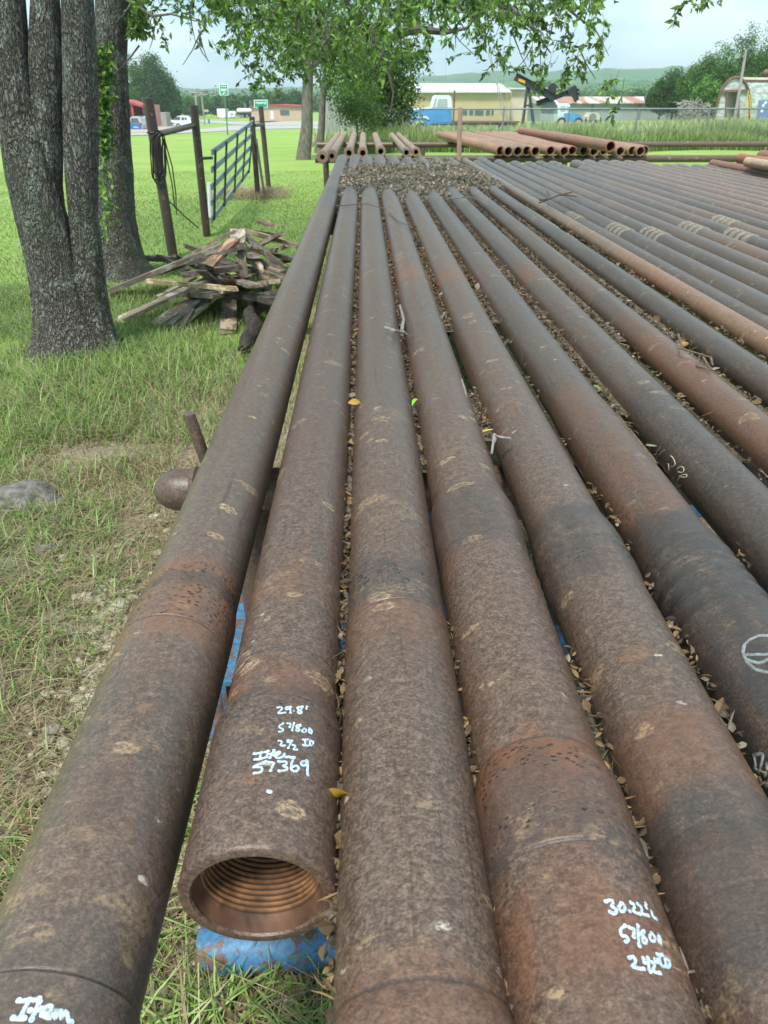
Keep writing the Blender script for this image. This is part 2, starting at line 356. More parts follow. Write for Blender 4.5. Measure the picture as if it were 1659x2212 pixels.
def strip(name,near,far,mat,dz,n=24,k=6):
    def samp(pl,t):
        s=t*(len(pl)-1); i=min(int(s),len(pl)-2); f=s-i; return (pl[i][0]*(1-f)+pl[i+1][0]*f, pl[i][1]*(1-f)+pl[i+1][1]*f)
    V=[]
    for i in range(n+1):
        A=G(*samp(near,i/n)); B=G(*samp(far,i/n))
        for j in range(k+1):
            p=A.lerp(B,j/k); V.append((p.x,p.y,zg(p.x,p.y)+dz))
    F=[(i*(k+1)+j,(i+1)*(k+1)+j,(i+1)*(k+1)+j+1,i*(k+1)+j+1) for i in range(n) for j in range(k)]
    tag(link(name,npmesh(name,V,F,True),mat),kind='structure')
strip('road',[(-80,306),(150,299),(279,294),(425,287),(555,279.5),(645,278),(700,280)],[(-80,291),(150,289),(279,287.5),(425,281),(503,272),(600,268),(700,270)],M['road'],.035)
strip('side_road',[(380,263),(430,264.5),(503,269.5),(560,271),(645,271),(700,272)],[(380,260.5),(430,260.5),(503,262),(560,262.5),(645,262.5),(700,263)],M['road'],.06)
strip('gravel_lot',[(-80,293),(150,290.5),(279,289),(360,285),(423,281)],[(-80,270),(150,268),(279,266),(360,265),(423,272)],M['lot'],.05)
def hill(name,us,hs,Y,thick,mat):
    V=[];n=160;m=14
    for i in range(n+1):
        u=us[0]+(us[-1]-us[0])*i/n; h=float(np.interp(u,us,hs))
        h*=1+.10*mnoise.noise((u*14,Y*.01,0))+.05*mnoise.noise((u*60,1,Y*.01))
        for j in range(m+1):
            t=j/m; yy=Y-thick*(1-t); z=-4+(h+4)*math.sin(t*math.pi/2)+ (3.0*mnoise.noise((u*Y*.03,yy*.02,5)) + 2.2*mnoise.noise((u*Y*.12,yy*.08,2)))*(t>.05)
            V.append((u*yy,yy,z))
    F=[(i*(m+1)+j,(i+1)*(m+1)+j,(i+1)*(m+1)+j+1,i*(m+1)+j+1) for i in range(n) for j in range(m)]
    tag(link(name,npmesh(name,V,F,True),mat),kind='structure')
hill('hills',[-.8,-.5,-.3,-.1,.1,.16,.22,.3,.36,.42,.5,.8],[26,24,22,24,48,56,56,60,62,60,56,50],1900,900,M['hill'])
hill('hills',[-.8,-.3,0,.08,.2,.28,.34,.40,.5,.8],[4,5,6,8,12,17,22,20,15,10],1000,400,M['hill'])
# ================================================================ leaves, blades, crowns
def leafmesh(name,P,D,size,wid,col,fold=.25,roll=None):
    """P base points, D unit directions, size length, wid width, col colours -> folded lance leaves"""
    n=len(P); D=D/np.linalg.norm(D,axis=1,keepdims=True)
    rnd=rng.normal(size=(n,3)); S=np.cross(D,rnd); S/=np.linalg.norm(S,axis=1,keepdims=True)+1e-9; Nn=np.cross(S,D)
    size=np.asarray(size).reshape(-1,1)*np.ones((n,1)); wid=np.asarray(wid).reshape(-1,1)*np.ones((n,1))
    b=P; mL=P+D*size*.45+S*wid*.5+Nn*wid*fold; mR=P+D*size*.45-S*wid*.5+Nn*wid*fold; tp=P+D*size-Nn*size*.12; mc=P+D*size*.5
    V=np.stack([b,mL,tp,mR,mc],1).reshape(-1,3); i=np.arange(n)*5
    F=np.concatenate([np.stack([i,i+1,i+4],1),np.stack([i+1,i+2,i+4],1),np.stack([i+2,i+3,i+4],1),np.stack([i+3,i,i+4],1)])
    c=np.repeat(col,5,0)
    return V,F,c
def join(parts):
    V=[];F=[];C=[];o=0
    for v,f,c in parts: V.append(v);F.append(f+o);C.append(c);o+=len(v)
    return np.concatenate(V),np.concatenate(F),np.concatenate(C)
GREENS=np.array([(.075,.15,.022),(.11,.21,.032),(.155,.27,.045),(.05,.105,.02),(.20,.31,.065)])
def pal(n,base=GREENS,p=None,var=.18):
    c=base[rng.choice(len(base),n,p=p)]; return c*(1+rng.normal(size=(n,1))*var).clip(.5,1.6)
def blobs(center,rad,n,seed,inner=.35):
    """cluster centres spread through a lumpy ellipsoid"""
    r=np.random.default_rng(seed); d=r.normal(size=(n,3)); d/=np.linalg.norm(d,axis=1,keepdims=True)
    q=r.uniform(inner,1,n)**.6; lump=1+.22*np.array([mnoise.noise(tuple(v*2.2+seed)) for v in d])
    return np.array(center)+d*(q*lump)[:,None]*np.array(rad)
def crown_mesh(cl,per,spread,size,tones,base=GREENS):
    n=len(cl); P=np.repeat(cl,per,0)+rng.normal(size=(n*per,3))*spread
    D=rng.normal(size=(n*per,3))+np.array((0,0,-.35)); t=np.repeat(tones,per,0)
    col=pal(n*per,base)*t[:,None]
    return leafmesh('c',P,D,size*rng.uniform(.7,1.3,n*per),size*.42,col)
def limbs(mb,base,top_pts,r0,seed):
    rr=random.Random(seed)
    for t in top_pts:
        a=Vector(base); b=Vector(t); mid=a.lerp(b,.5)+Vector((rr.uniform(-.1,.1),rr.uniform(-.1,.1),.12))*(b-a).length
        k=[a,a.lerp(mid,.5)+Vector((0,0,.05*(b-a).length)),mid,mid.lerp(b,.6),b]; mb.tube(k,[r0,r0*.75,r0*.5,r0*.3,r0*.12],6)
def tree(name,label,base,H,tr,crowns,leaf,per,ncl,spread,cat='tree',group=None,base_cols=GREENS,seed=1,trunk_top=None,mat='bark2'):
    base=Vector(base); root=empty(name,base); tag(root,label,cat,group)
    mb=MB(); top=Vector(trunk_top) if trunk_top else Vector((0,0,H*.45))
    mb.tube([(0,0,-.3),(0,0,0),top*.35+Vector((tr*.3,0,0)),top*.7,top],[tr*1.5,tr*1.25,tr*.95,tr*.85,tr*.7],10)
    parts=[]
    for ci,(c,r) in enumerate(crowns):
        n=max(6,int(ncl*r[0]*r[2]/sum(q[1][0]*q[1][2] for q in crowns)))
        cl=blobs(c,r,n,seed*10+ci); tones=np.random.default_rng(seed+ci).uniform(.6,1.25,n)
        parts.append(crown_mesh(cl,per,spread,leaf,tones,base_cols))
        limbs(mb,top*.9,[Vector(c)+Vector((rr_*r[0],rr2*r[1],rr3*r[2])) for rr_,rr2,rr3 in((0,0,.6),(.6,.1,.2),(-.6,-.1,.25),(.2,.6,0))],tr*.5,seed)
    mb.build('trunk',M[mat],root,True)
    V,F,C=join(parts); link('crown',npmesh('crown',V,F,False,C),M['leaf'],root)
    return root
def px(Y,z=0): return FD/(Y*math.cos(TH)+(CAMZ-z)*math.sin(TH))
def crown_at(xD,yD,wD,hD,Y,base,thick=1.):
    c=atY(xD,yD,Y); k=1/px(Y,c.z); return ((c.x-base.x,c.y-base.y,c.z-base.z),(wD/2*k,wD/2*k*thick,hD/2*k/math.cos(TH)))
# ---------------------------------------------------------------- foreground trees
def stem(mb,pts,Y,n=72,seed=0,flare=False,dense=3):
    """pts: (x,y,width) along the stem in the survey view, at distance Y"""
    P=[];Rr=[]
    xs=[p[0] for p in pts]; ys=[p[1] for p in pts]; ws=[p[2] for p in pts]
    m=len(pts)*dense*6
    for i in range(m+1):
        y=ys[0]+(ys[-1]-ys[0])*i/m; x=float(np.interp(y,ys,xs)); wv=float(np.interp(y,ys,ws))
        p=atY(x,y,Y); P.append(p); Rr.append(wv/2*depth(p)/FD)
    vs=[];fs=[]; zmin=min(p.z for p in P)
    for i,(p,r) in enumerate(zip(P,Rr)):
        for j in range(n):
            an=2*math.pi*j/n; ca,sa=math.cos(an),math.sin(an)
            k=1+.07*mnoise.noise((ca*1.6+seed,sa*1.6,p.z*.9))+.05*mnoise.noise((ca*5+seed,sa*5,p.z*2.2))+.035*mnoise.noise((ca*11,sa*11+seed,p.z*4))
            if flare:
                h=max(0,1-(p.z-zmin)/.45); k+=h*h*(.28+.45*max(0,mnoise.noise((ca*2.1+seed+5,sa*2.1,0))))
            vs.append(p+Vector((ca*r*k,sa*r*k,0)))
    for i in range(m):
        for j in range(n): fs.append((i*n+j,i*n+(j+1)%n,(i+1)*n+(j+1)%n,(i+1)*n+j))
    mb.add(vs,fs)
TY1=4.63; TY2=7.1
b1=G(165,765); root1=empty('tree',b1); tag(root1,'big grey tree with three close stems, lichen on its bark, branches hanging over the pipes','tree')
mb=MB()
stem(mb,[(0,-260,74),(5,-60,80),(12,0,80),(22,120,80),(38,250,85),(66,378,100),(92,476,108),(112,560,110),(132,650,120),(150,720,134),(160,775,152)],TY1,84,1,True)
stem(mb,[(88,-260,52),(95,-60,60),(97,0,60),(98,120,72),(102,250,72),(104,330,60),(108,400,50),(118,520,52)],TY1+.03,60,2)
stem(mb,[(160,-260,58),(165,-60,66),(167,0,66),(172,120,72),(174,250,74),(176,378,68),(180,476,60),(186,534,66),(190,600,72),(198,660,70),(206,720,74),(214,775,88)],TY1+.02,72,3,True)
for k,(x0,y0,x1,y1,r0) in enumerate([(215,750,262,772,.035),(110,765,72,790,.03)]):
    a=G(x0,y0);b_=G(x1,y1); mb.tube([a+Vector((0,0,.12)),a.lerp(b_,.5)+Vector((0,0,.05)),b_+Vector((0,0,-.01))],[r0*2,r0*1.3,r0*.5],10)
rebase(root1,mb.build('trunk',M['bark'],None,True))
b2=G(265,600); root2=empty('tree',b2); tag(root2,'grey tree directly behind the three stemmed one, green vine leaves climbing its left side','tree')
mb=MB()
stem(mb,[(236,-260,62),(240,-60,68),(242,0,70),(240,120,66),(243,300,74),(248,378,80),(250,476,86),(256,560,100),(262,610,124)],TY2,72,6,True)
rebase(root2,mb.build('trunk',M['bark'],None,True))
# small vine leaves on the second tree's left side
def vine(xs,ys,n,Y,size,parent,name,cols=GREENS):
    P=np.array([tuple(atY(random.gauss(np.interp(y,ys,xs),9),y,Y+random.uniform(-.12,.1))) for y in np.random.default_rng(3).uniform(ys[0],ys[-1],n)])
    D=rng.normal(size=(n,3))*.7+np.array((.1,-.6,-.3))
    V,F,C=leafmesh('v',P,D,size*rng.uniform(.6,1.3,n),size*.5,pal(n,cols)); return rebase(parent,link(name,npmesh(name,V,F,False,C),M['leaf']))
vine([222,224,222,228],[95,160,240,340],520,TY2-.42,.075,root2,'vine')
vine([222,232,226],[330,420,520],110,TY2-.45,.06,root2,'vine',GREENS*1.3)
# hanging sprays of the big tree
def in_spray(x,y):
    if 455<x<1290 and y<40: return .8
    if 640<x<940 and y<150: return .5
    if 500<x<660 and y<130-.2*abs(x-590): return .8
    if 560<x<660 and y<190: return .35
    if 940<x<1300 and y<25+70*(1-abs(x-1060)/260): return .6
    if 1080<x<1300 and y<180-.12*abs(x-1180): return .24
    if 1000<x<1100 and y<160: return .16
    if 270<x<470 and y<70: return .20
    return 0
def sprays():
    twig=MB(); LP=[];LD=[];LS=[];LC=[]; rr=random.Random(11); starts=[]
    tries=0
    while len(starts)<600 and tries<60000:
        tries+=1; x=rr.uniform(270,1320); y=rr.uniform(-70,205)
        yy=max(y,0)
        if rr.random()<in_spray(x,yy+ (12 if y<0 else 26)): starts.append((x,y))
    extra=[(1305,60),(1300,85),(1312,95),(1318,110),(1238,120),(1245,140),(1175,150),(1165,165),(1335,170),(1345,190),(1320,175),(1500,-30),(1515,-25),(1535,-20),(1525,-10),(1550,-30),(1545,0),(620,170),(600,150),(612,132),(545,115),(505,55),(560,60),(1230,165),(1100,150),(1090,120),(1330,200)]
    for s in extra: starts.append(s)
    for (x,y) in starts:
        Y=rr.uniform(4.4,8.6); p=atY(x,y,Y); ln=rr.uniform(.10,.24)*(.6+Y/12)
        d=Vector((rr.gauss(0,.9),rr.gauss(0,.6),rr.choice([-.9,-.4,-.1,.1]))).normalized()
        pts=[p+Vector((0,0,.05))]; q=p.copy(); tone=rr.uniform(.75,1.45)
        for k in range(7):
            q=q+d*ln/7; d=(d+Vector((rr.gauss(0,.2),rr.gauss(0,.15),-.10))).normalized(); pts.append(q.copy())
        twig.tube(pts,[.0022,.002,.002,.002,.0015,.0012,.001,.001],3,cap=False)
        for k in range(rr.randint(13,24)):
            t=rr.uniform(.15,1)*7; i=min(int(t),6); a=pts[i].lerp(pts[i+1],t-i)
            dd=(d*.5+Vector((rr.gauss(0,.7),rr.gauss(0,.7),rr.gauss(-.25,.5)))).normalized()
            LP.append(a);LD.append(dd);LS.append(rr.uniform(.034,.062)*(.8+Y/25));LC.append(tone)
    n=len(LP); C=pal(n,GREENS,[.22,.30,.26,.08,.14])*np.array(LC)[:,None]
    V,F,C=leafmesh('s',np.array([tuple(p) for p in LP]),np.array([tuple(p) for p in LD]),np.array(LS),np.array(LS)*.42,C)
    # bigger boughs running overhead from the stems
    bg=MB()
    def bough(pp,r):
        bg.tube([atY(*q) for q in pp],[max(.002,r*(1-i/(len(pp)-1)*.94)) for i in range(len(pp))],8)
    bough([(165,-230,4.7),(420,-190,5),(700,-120,5.6),(900,-60,6),(1060,-20,6.2),(1150,60,6.3),(1190,115,6.4)],.07)
    bough([(900,-70,6),(1000,20,6.1),(1100,-20,6),(1230,10,6)],.02)
    bough([(700,-120,5.6),(760,30,5.8),(830,120,6),(850,200,6),(842,250,6)],.022)
    bough([(850,75,6),(900,62,6),(960,70,6.1),(1010,60,6.1),(1060,-10,6)],.035)
    bough([(420,-190,5),(480,-60,5.1),(560,30,5.2),(640,90,5.3)],.025)
    bough([(275,0,6.8),(330,35,6.6),(370,30,6.5),(420,45,6.3),(480,45,6.2)],.014)
    bough([(1060,-20,6.2),(1180,-30,6.3),(1240,30,6.4),(1290,70,6.5),(1315,120,6.5)],.018)
    bough([(1240,-60,6.1),(1400,-80,6),(1510,-40,6),(1530,20,6)],.015)
    for k in range(70):
        x=rr.uniform(280,1280); y=rr.uniform(-40,110); Yv=rr.uniform(5,7)
        if rr.random()<.3+in_spray(x,max(y,1)):
            a_=rr.uniform(-.9,.9)+math.pi/2; l=rr.uniform(40,110); bough([(x,y,Yv),(x+l*.5*math.cos(a_),y+l*.5*math.sin(a_)+6,Yv),(x+l*math.cos(a_),y+l*math.sin(a_),Yv+.1)],.006)
    rebase(root1,bg.build('limb',M['bark2'],None,True)); 
    # overhead canopy above the picture, keeps the near yard in soft shade
    cl=[]
    r2=np.random.default_rng(5)
    for k in range(420):
        x,y,z=r2.uniform(-5.5,.9),r2.uniform(-2.,9.5),r2.uniform(4.6,7.5)
        yp=1.45+(y*math.tan(R(9)))
        if z>yp+1.2: cl.append((x,y,z))
    cl=np.array(cl); v2,f2,c2=crown_mesh(cl,26,.28,.12,r2.uniform(.7,1.2,len(cl)))
    V,F,C=join([(V,F,C),(v2,f2,c2)])
    tag(rebase(root1,twig.build('twigs',M['bark2'],None)),kind='stuff'); rebase(root1,link('crown',npmesh('crown',V,F,False,C),M['leaf']))
    # second tree: its own crown higher up
    cl=np.array([(r2.uniform(-5,1.5),r2.uniform(5,10),r2.uniform(5.2,8)) for k in range(160)])
    v3,f3,c3=crown_mesh(cl,24,.3,.12,r2.uniform(.7,1.2,len(cl)))
    P=np.array([tuple(atY(rr.uniform(272,300)+rr.expovariate(.08),rr.uniform(-20,75),rr.uniform(6.6,7.4))) for k in range(420)])
    v4,f4,c4=leafmesh('q',P,rng.normal(size=(420,3))+np.array((0,0,-.8)),.07,.028,pal(420)*.8)
    V,F,C=join([(v3,f3,c3),(v4,f4,c4)]); rebase(root2,link('crown',npmesh('crown',V,F,False,C),M['leaf']))
sprays()
# ---------------------------------------------------------------- middle distance trees beyond the rack
def midtree(label,xD,yD,crs,trD,leaf,per,ncl,spread,seed,topD=None,cols=GREENS,lab='tree'):
    b=G(xD,yD); Y=b.y; k=1/px(Y,0); cs=[crown_at(x,y,w_,h_,Y+dy,b,.9) for x,y,w_,h_,dy in crs]
    tp=atY(*(topD or (xD,yD-150)),Y)-b
    return tree('tree',label,b,tp.z/.45,trD/2*k,cs,leaf,per,ncl,spread,'tree','trees',cols,seed,tp)
midtree('grey trunked tree beside the lawn, just beyond the far pipe ends',655,345,[(640,70,150,120,0),(720,30,240,110,1),(740,120,160,120,.5)],26,.13,34,140,.20,21,(668,130))
midtree('dark narrow trunked tree behind the stacked brown pipe ends',688,330,[(752,185,100,140,0),(690,110,110,100,0)],16,.13,30,70,.22,22,(700,180),GREENS*.8)
midtree('dense drooping green tree left of the blue truck',806,318,[(835,150,140,130,0),(815,220,150,110,0),(858,190,70,130,-.5),(785,130,120,110,.5)],11,.16,48,210,.24,23,(830,200),GREENS*.9)
# fine drooping foliage in front of that tree
midtree('small feathery cedar hanging low over the leaf pile',772,330,[(775,215,100,70,-1),(785,250,90,40,-1),(750,235,50,40,-1)],5,.075,40,110,.12,24,(770,240),GREENS*.8)
# ================================================================ THE NEAR PIPE RACK
H_AX=.665; ZAX=CAMZ-H_AX; RTOP=ZAX-.072
def pipe_r(y,r,prof): return r*np.interp(y,[p[0] for p in prof],[p[1] for p in prof])
def make_pipe(label,X,z,r,y0,y1,prof,rust=(),scale=(),pale=(),res=64,dy=.03,color=(1,1,1),open_near=False,skew=0,ribs=(),lines=(),pits=(),group='drill pipes on the near rack',mat='pipe',bore=.5,name='steel_pipe'):
    ys=[y0]; 
    while ys[-1]<y1: ys.append(ys[-1]+(dy if ys[-1]<(2.2 if dy<.015 else 3) else max(dy,.02)*2.5))
    ys[-1]=y1
    kx=sorted(set([round(v,4) for v in ys]+[round(p[0]+e,4) for p in prof for e in(-.002,.002) if y0<p[0]+e<y1]+[y1-.012]+[round(l+e,4) for l in lines for e in(-.006,-.003,-.001,.001,.003,.006)]))
    ys=np.array(kx); rad=pipe_r(ys,r,prof)
    th=np.linspace(0,2*math.pi,res,endpoint=False)
    for (c,hw,amp,cnt) in ribs:
        rad=rad+amp*np.where(np.abs(ys-c)<hw,np.cos((ys-c)/hw*math.pi*cnt),0)
    rad[-1]*=.93
    for l in lines: rad=rad-r*.008*(np.abs(ys-l)<.0015)+r*.002*((np.abs(ys-l)>.002)&(np.abs(ys-l)<.0045))
    YY,TT=np.meshgrid(ys,th,indexing='ij'); RR=rad[:,None]*np.ones_like(TT)
    nzv=np.array([mnoise.noise((math.cos(t)*2+X*9,math.sin(t)*2,y*3)) for y in ys for t in th]).reshape(RR.shape)
    nz2=np.array([mnoise.noise((math.cos(t)*4+X*5,math.sin(t)*4,y*14+7)) for y in ys for t in th]).reshape(RR.shape)
    RR=RR*(1+.006*nzv)
    A={'rust':np.zeros_like(RR),'scale':np.zeros_like(RR),'pale':np.zeros_like(RR),'pit':np.zeros_like(RR)}
    for key,lst in(('rust',rust),('scale',scale),('pale',pale),('pit',pits)):
        for (c,hw,amp) in lst:
            e=(YY+.02*nzv+.012*nz2-c)/hw; A[key]=np.maximum(A[key],amp*np.clip(2.6-2.6*np.abs(e)**2,0,1)*np.clip(.85+.9*nz2,0,1))
    for l in lines: A['scale']=np.maximum(A['scale'],.7*(np.abs(YY-l)<.0015))
    V=np.stack([RR*np.sin(TT)+skew*(YY-y0),YY-y0,RR*np.cos(TT)],-1).reshape(-1,3)
    m=len(ys); i,j=np.meshgrid(np.arange(m-1),np.arange(res),indexing='ij'); j2=(j+1)%res
    F=np.stack([i*res+j,i*res+j2,(i+1)*res+j2,(i+1)*res+j],-1).reshape(-1,4)
    at={k:v.ravel() for k,v in A.items()}
    root=empty(name,(X,y0,z)); tag(root,label,'pipe',group)
    # end caps: far end closed ring, near end annulus down to the bore
    def ring(y,rr): return np.stack([rr*np.sin(th)+skew*y,np.full(res,y),rr*np.cos(th)],-1)
    base=len(V); extra=[];ef=[]
    rf=rad[-1]; L_=y1-y0
    extra+=[ring(L_,rf*bore),ring(L_-.15,rf*bore)]; last=(m-1)*res; jj=np.arange(res); k2=(jj+1)%res
    ef.append(np.stack([last+jj,last+k2,base+k2,base+jj],-1)); ef.append(np.stack([base+jj,base+k2,base+res+k2,base+res+jj],-1))
    if open_near:
        R0=rad[0]; seq=[(-.003,R0*.985),(-.0045,R0*.955),(-.0045,R0*.845),(-.002,R0*.825)]
        o=base+2*res; prev=0
        for q,(yy,rr) in enumerate(seq):
            extra.append(ring(yy,rr)); cur=o+q*res
            ef.append(np.stack([prev+k2,prev+jj,cur+jj,cur+k2],-1)); prev=cur
    else:
        extra+=[ring(0,rad[0]*bore)]; o=base+2*res; ef.append(np.stack([k2,jj,o+jj,o+k2],-1))
    nv=len(V); V=np.concatenate([V]+extra); F=np.concatenate([F]+ef)
    me=npmesh('body',V,F,True)
    try: me.set_sharp_from_angle(angle=R(35))
    except Exception: pass
    for k,v in at.items(): fattr(me,k,np.concatenate([v,np.zeros(len(V)-nv)]))
    bo=link('body',me,M[mat],root); bo.color=(*color,1)
    if open_near:   # threaded box
        R0=rad[0]; pr=[(-.0045,R0*.845),(.008,R0*.815),(.015,R0*.79)]
        y=.016; rr=R0*.775
        while y<.14: pr+=[(y,rr),(y+.0012,rr-.003),(y+.0032,rr-.003),(y+.0042,rr)]; y+=.0056; rr-=.0008
        pr+=[(.142,rr),(.146,R0*.43),(.4,R0*.43),(.401,0.001)]
        vv=[];ff=[];cc=[]
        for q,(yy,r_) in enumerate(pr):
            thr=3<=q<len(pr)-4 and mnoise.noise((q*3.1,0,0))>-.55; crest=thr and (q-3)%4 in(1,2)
            base_c=(.24,.118,.052) if crest else ((.042,.022,.016) if thr else (.11,.056,.034))  # rust tones, with groove shade put into the colour of the thread roots
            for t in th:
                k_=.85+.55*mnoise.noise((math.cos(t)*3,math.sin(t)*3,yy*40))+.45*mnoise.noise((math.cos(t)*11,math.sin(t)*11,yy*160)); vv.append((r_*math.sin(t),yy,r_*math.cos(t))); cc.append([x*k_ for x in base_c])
        for a_ in range(len(pr)-1):
            for j_ in range(res): ff.append((a_*res+j_,(a_+1)*res+j_,(a_+1)*res+(j_+1)%res,a_*res+(j_+1)%res))
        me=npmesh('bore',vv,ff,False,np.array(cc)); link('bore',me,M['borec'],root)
    return root,bo
T=lambda a:math.atan(a)
def fromtans(t1,t2):
    a1,a2=T(t1),T(t2); c=(a1+a2)/2; d=H_AX/math.cos(c); return H_AX*math.tan(c), d*math.sin((a2-a1)/2)
def Yof(yD,drop): # distance of a point drop below the camera seen at photo row yD
    d=FD*drop/(math.cos(TH)*(yD-216)); return (d-drop*math.sin(TH))/math.cos(TH)
tops=H_AX-.068
Yt=lambda yD:Yof(yD,tops)
lnz={0:(Yt(1330),Yt(2082),Yt(1240)),1:(Yt(1395),Yt(1505)),2:(Yt(1228),Yt(2125),Yt(1300)),3:(Yt(1062),Yt(1118),Yt(1150),Yt(1603),Yt(1840)),4:(Yt(1122),Yt(1205),Yt(1780),Yt(1930)),5:tuple(Yt(q) for q in (1128,1172,1194,1217,1242,1268,1296,1326)),6:(Yt(840),),7:(Yt(735),)}
big=[]
spec=[
 (-.535,-.297,'thick brown pipe along the left edge of the rack, Item written on its near end'),
 (-.278,-.062,'pipe with the open threaded end facing the camera, marked 29.8 and Item 57364'),
 (-.050,.168,'smooth brown pipe just right of the open threaded one, no writing on it'),
 (.172,.405,'pipe marked 30.22 in pale marker near the bottom, with a pitted collar'),
 (.415,.656,'plain brown pipe right of the one marked 30.22, dark rough end section'),
 (.657,.917,'black ribbed ended pipe with a chalk circle at the right edge'),
 (.925,1.19,'dark grey pipe with yellow chalk scribble on its left flank'),
 (1.21,1.467,'grey pipe turning orange brown towards the camera, twigs lying beside it'),
 (1.485,1.750,'dark grey pipe just left of the long tan one'),
 (1.76,2.016,'long tan coloured pipe standing out among the grey ones'),
]
profs={0:[(-1,1.06),(Yt(2090),1.06),(Yt(2080),1.02),(Yt(1330),1.055),(Yt(1262),1.055),(Yt(1225),.985),(8.9,1),(9.05,1.06),(9.6,1.06)],
 1:[(.3,1.09),(Yt(1505),1.09),(Yt(1470),.99),(8.9,1),(9.05,1.06),(9.8,1.06)],
 2:[(-1,1.12),(Yt(2190),1.12),(Yt(2120),1.03),(Yt(1300),1.03),(Yt(1235),1.0),(8.9,1),(9.05,1.06),(9.9,1.06)],
 3:[(-1,1.07),(Yt(1900),1.08),(Yt(1840),1.08),(Yt(1835),1.105),(Yt(1660),1.105),(Yt(1605),.985),(Yt(1150),1.0),(Yt(1118),1.05),(Yt(1062),1.055),(Yt(1030),.94),(8.9,.98),(9.05,1.06),(9.9,1.06)],
 4:[(-1,1.10),(Yt(1850),1.10),(Yt(1785),.99),(Yt(1240),1.0),(Yt(1205),1.06),(Yt(1122),1.06),(Yt(1085),.955),(8.9,.98),(9.05,1.06),(9.9,1.06)],
 5:[(-1,1.07),(Yt(1300),1.07),(Yt(1165),1.065),(Yt(1120),.985),(Yt(875),.99),(Yt(835),.94),(8.9,.98),(9.05,1.06),(9.9,1.06)],
}
dflt=[(-1,1.0),(8.8,1),(8.95,1.1),(9.9,1.1)]
rustb={0:[(Yt(1275),.10,.55),(Yt(1300),.035,.6),(Yt(1225),.03,.7),(Yt(1255),.02,.7)],1:[(Yt(1450),.03,.35),(Yt(1250),.05,.2)],2:[(Yt(1330),.05,.35),(Yt(2170),.04,.4)],
 3:[(Yt(1640),.035,.95),(Yt(1730),.03,.6),(Yt(2020),.05,.5),(Yt(585),.10,.8)],4:[(Yt(1620),.06,.35),(Yt(590),.10,.8),(Yt(1900),.05,.4)],5:[(Yt(960),.40,.55),(Yt(580),.1,.3)],6:[(Yt(580),.12,.95)],7:[(Yt(735),.40,.7),(Yt(880),.3,.6)],8:[],9:[(Yt(560),.5,.5),(Yt(700),.6,.35)]}
scaleb={0:[(Yt(1600),.12,.5),(Yt(2150),.08,.6),(Yt(1240),.02,.8)],1:[(Yt(1560),.06,.3)],2:[(Yt(1240),.06,.7)],3:[(Yt(1110),.09,.75),(Yt(1690),.025,.7),(Yt(1780),.03,.8)],4:[(Yt(1160),.11,.9),(Yt(1880),.10,.9)],
 5:[(Yt(1200),.16,.95),(Yt(1400),.3,.9),(Yt(1700),.3,.95),(Yt(2100),.3,.9)],6:[(Yt(1000),.5,.6)],7:[(Yt(660),.3,.5)],8:[(3,1.5,.5)],9:[]}
paleb={0:[(Yt(1560),.02,.5),(Yt(1750),.02,.4),(Yt(1925),.015,.6),(Yt(1980),.025,.5)],1:[(Yt(1590),.012,.6),(Yt(1245),.02,.6)],2:[(Yt(1265),.02,.7),(Yt(1100),.03,.4),(Yt(900),.03,.4),(Yt(2040),.01,.5)],3:[(Yt(1790),.015,.7),(Yt(980),.03,.3)],4:[(Yt(1150),.02,.3)],5:[(Yt(1150),.012,.6)],6:[],7:[],8:[],9:[(4,2,.25)]}
cols=[(1.18,1.10,1.04),(1.02,.95,.93),(1.05,1,.97),(1.08,.98,.93),(1.08,1.0,.95),(.86,.84,.83),(.88,.86,.83),(.98,.93,.88),(.92,.92,.90),(1.65,1.5,1.28)]
y0s=[-.55,Yof(1883,H_AX)-.02,-.35,-.4,-.5,-.5,-.5,-.5,-.5,-.5]
yend=[10.0,10.05,9.85,9.9,9.9,9.6,9.7,9.7,9.75,9.8]
for k,(t1,t2,lab) in enumerate(spec):
    X,r=fromtans(t1,t2)
    if k==0: r*=.985
    ribs=[((Yt(1165)+Yt(1322))/2,(Yt(1165)-Yt(1322))/2,.0017,5)] if k==5 else ([(Yt(1165),.05,.0016,3)] if k==4 else [])
    root,bo=make_pipe(lab,X,ZAX,r,y0s[k],yend[k],profs.get(k,dflt),rustb[k],scaleb[k],paleb[k],72 if k<7 else 48,.009 if k in(4,5) else (.022 if k<6 else .04),cols[k],k==1,0,ribs,lnz.get(k,()),{0:((Yt(1265),.07,1),),1:((Yt(1520),.02,.7),),2:((Yt(1238),.03,1),),3:((Yt(1640),.028,1),(Yt(1760),.012,1)),4:((Yt(1185),.03,.6),)}.get(k,()))
    big.append((X,r,root,bo))

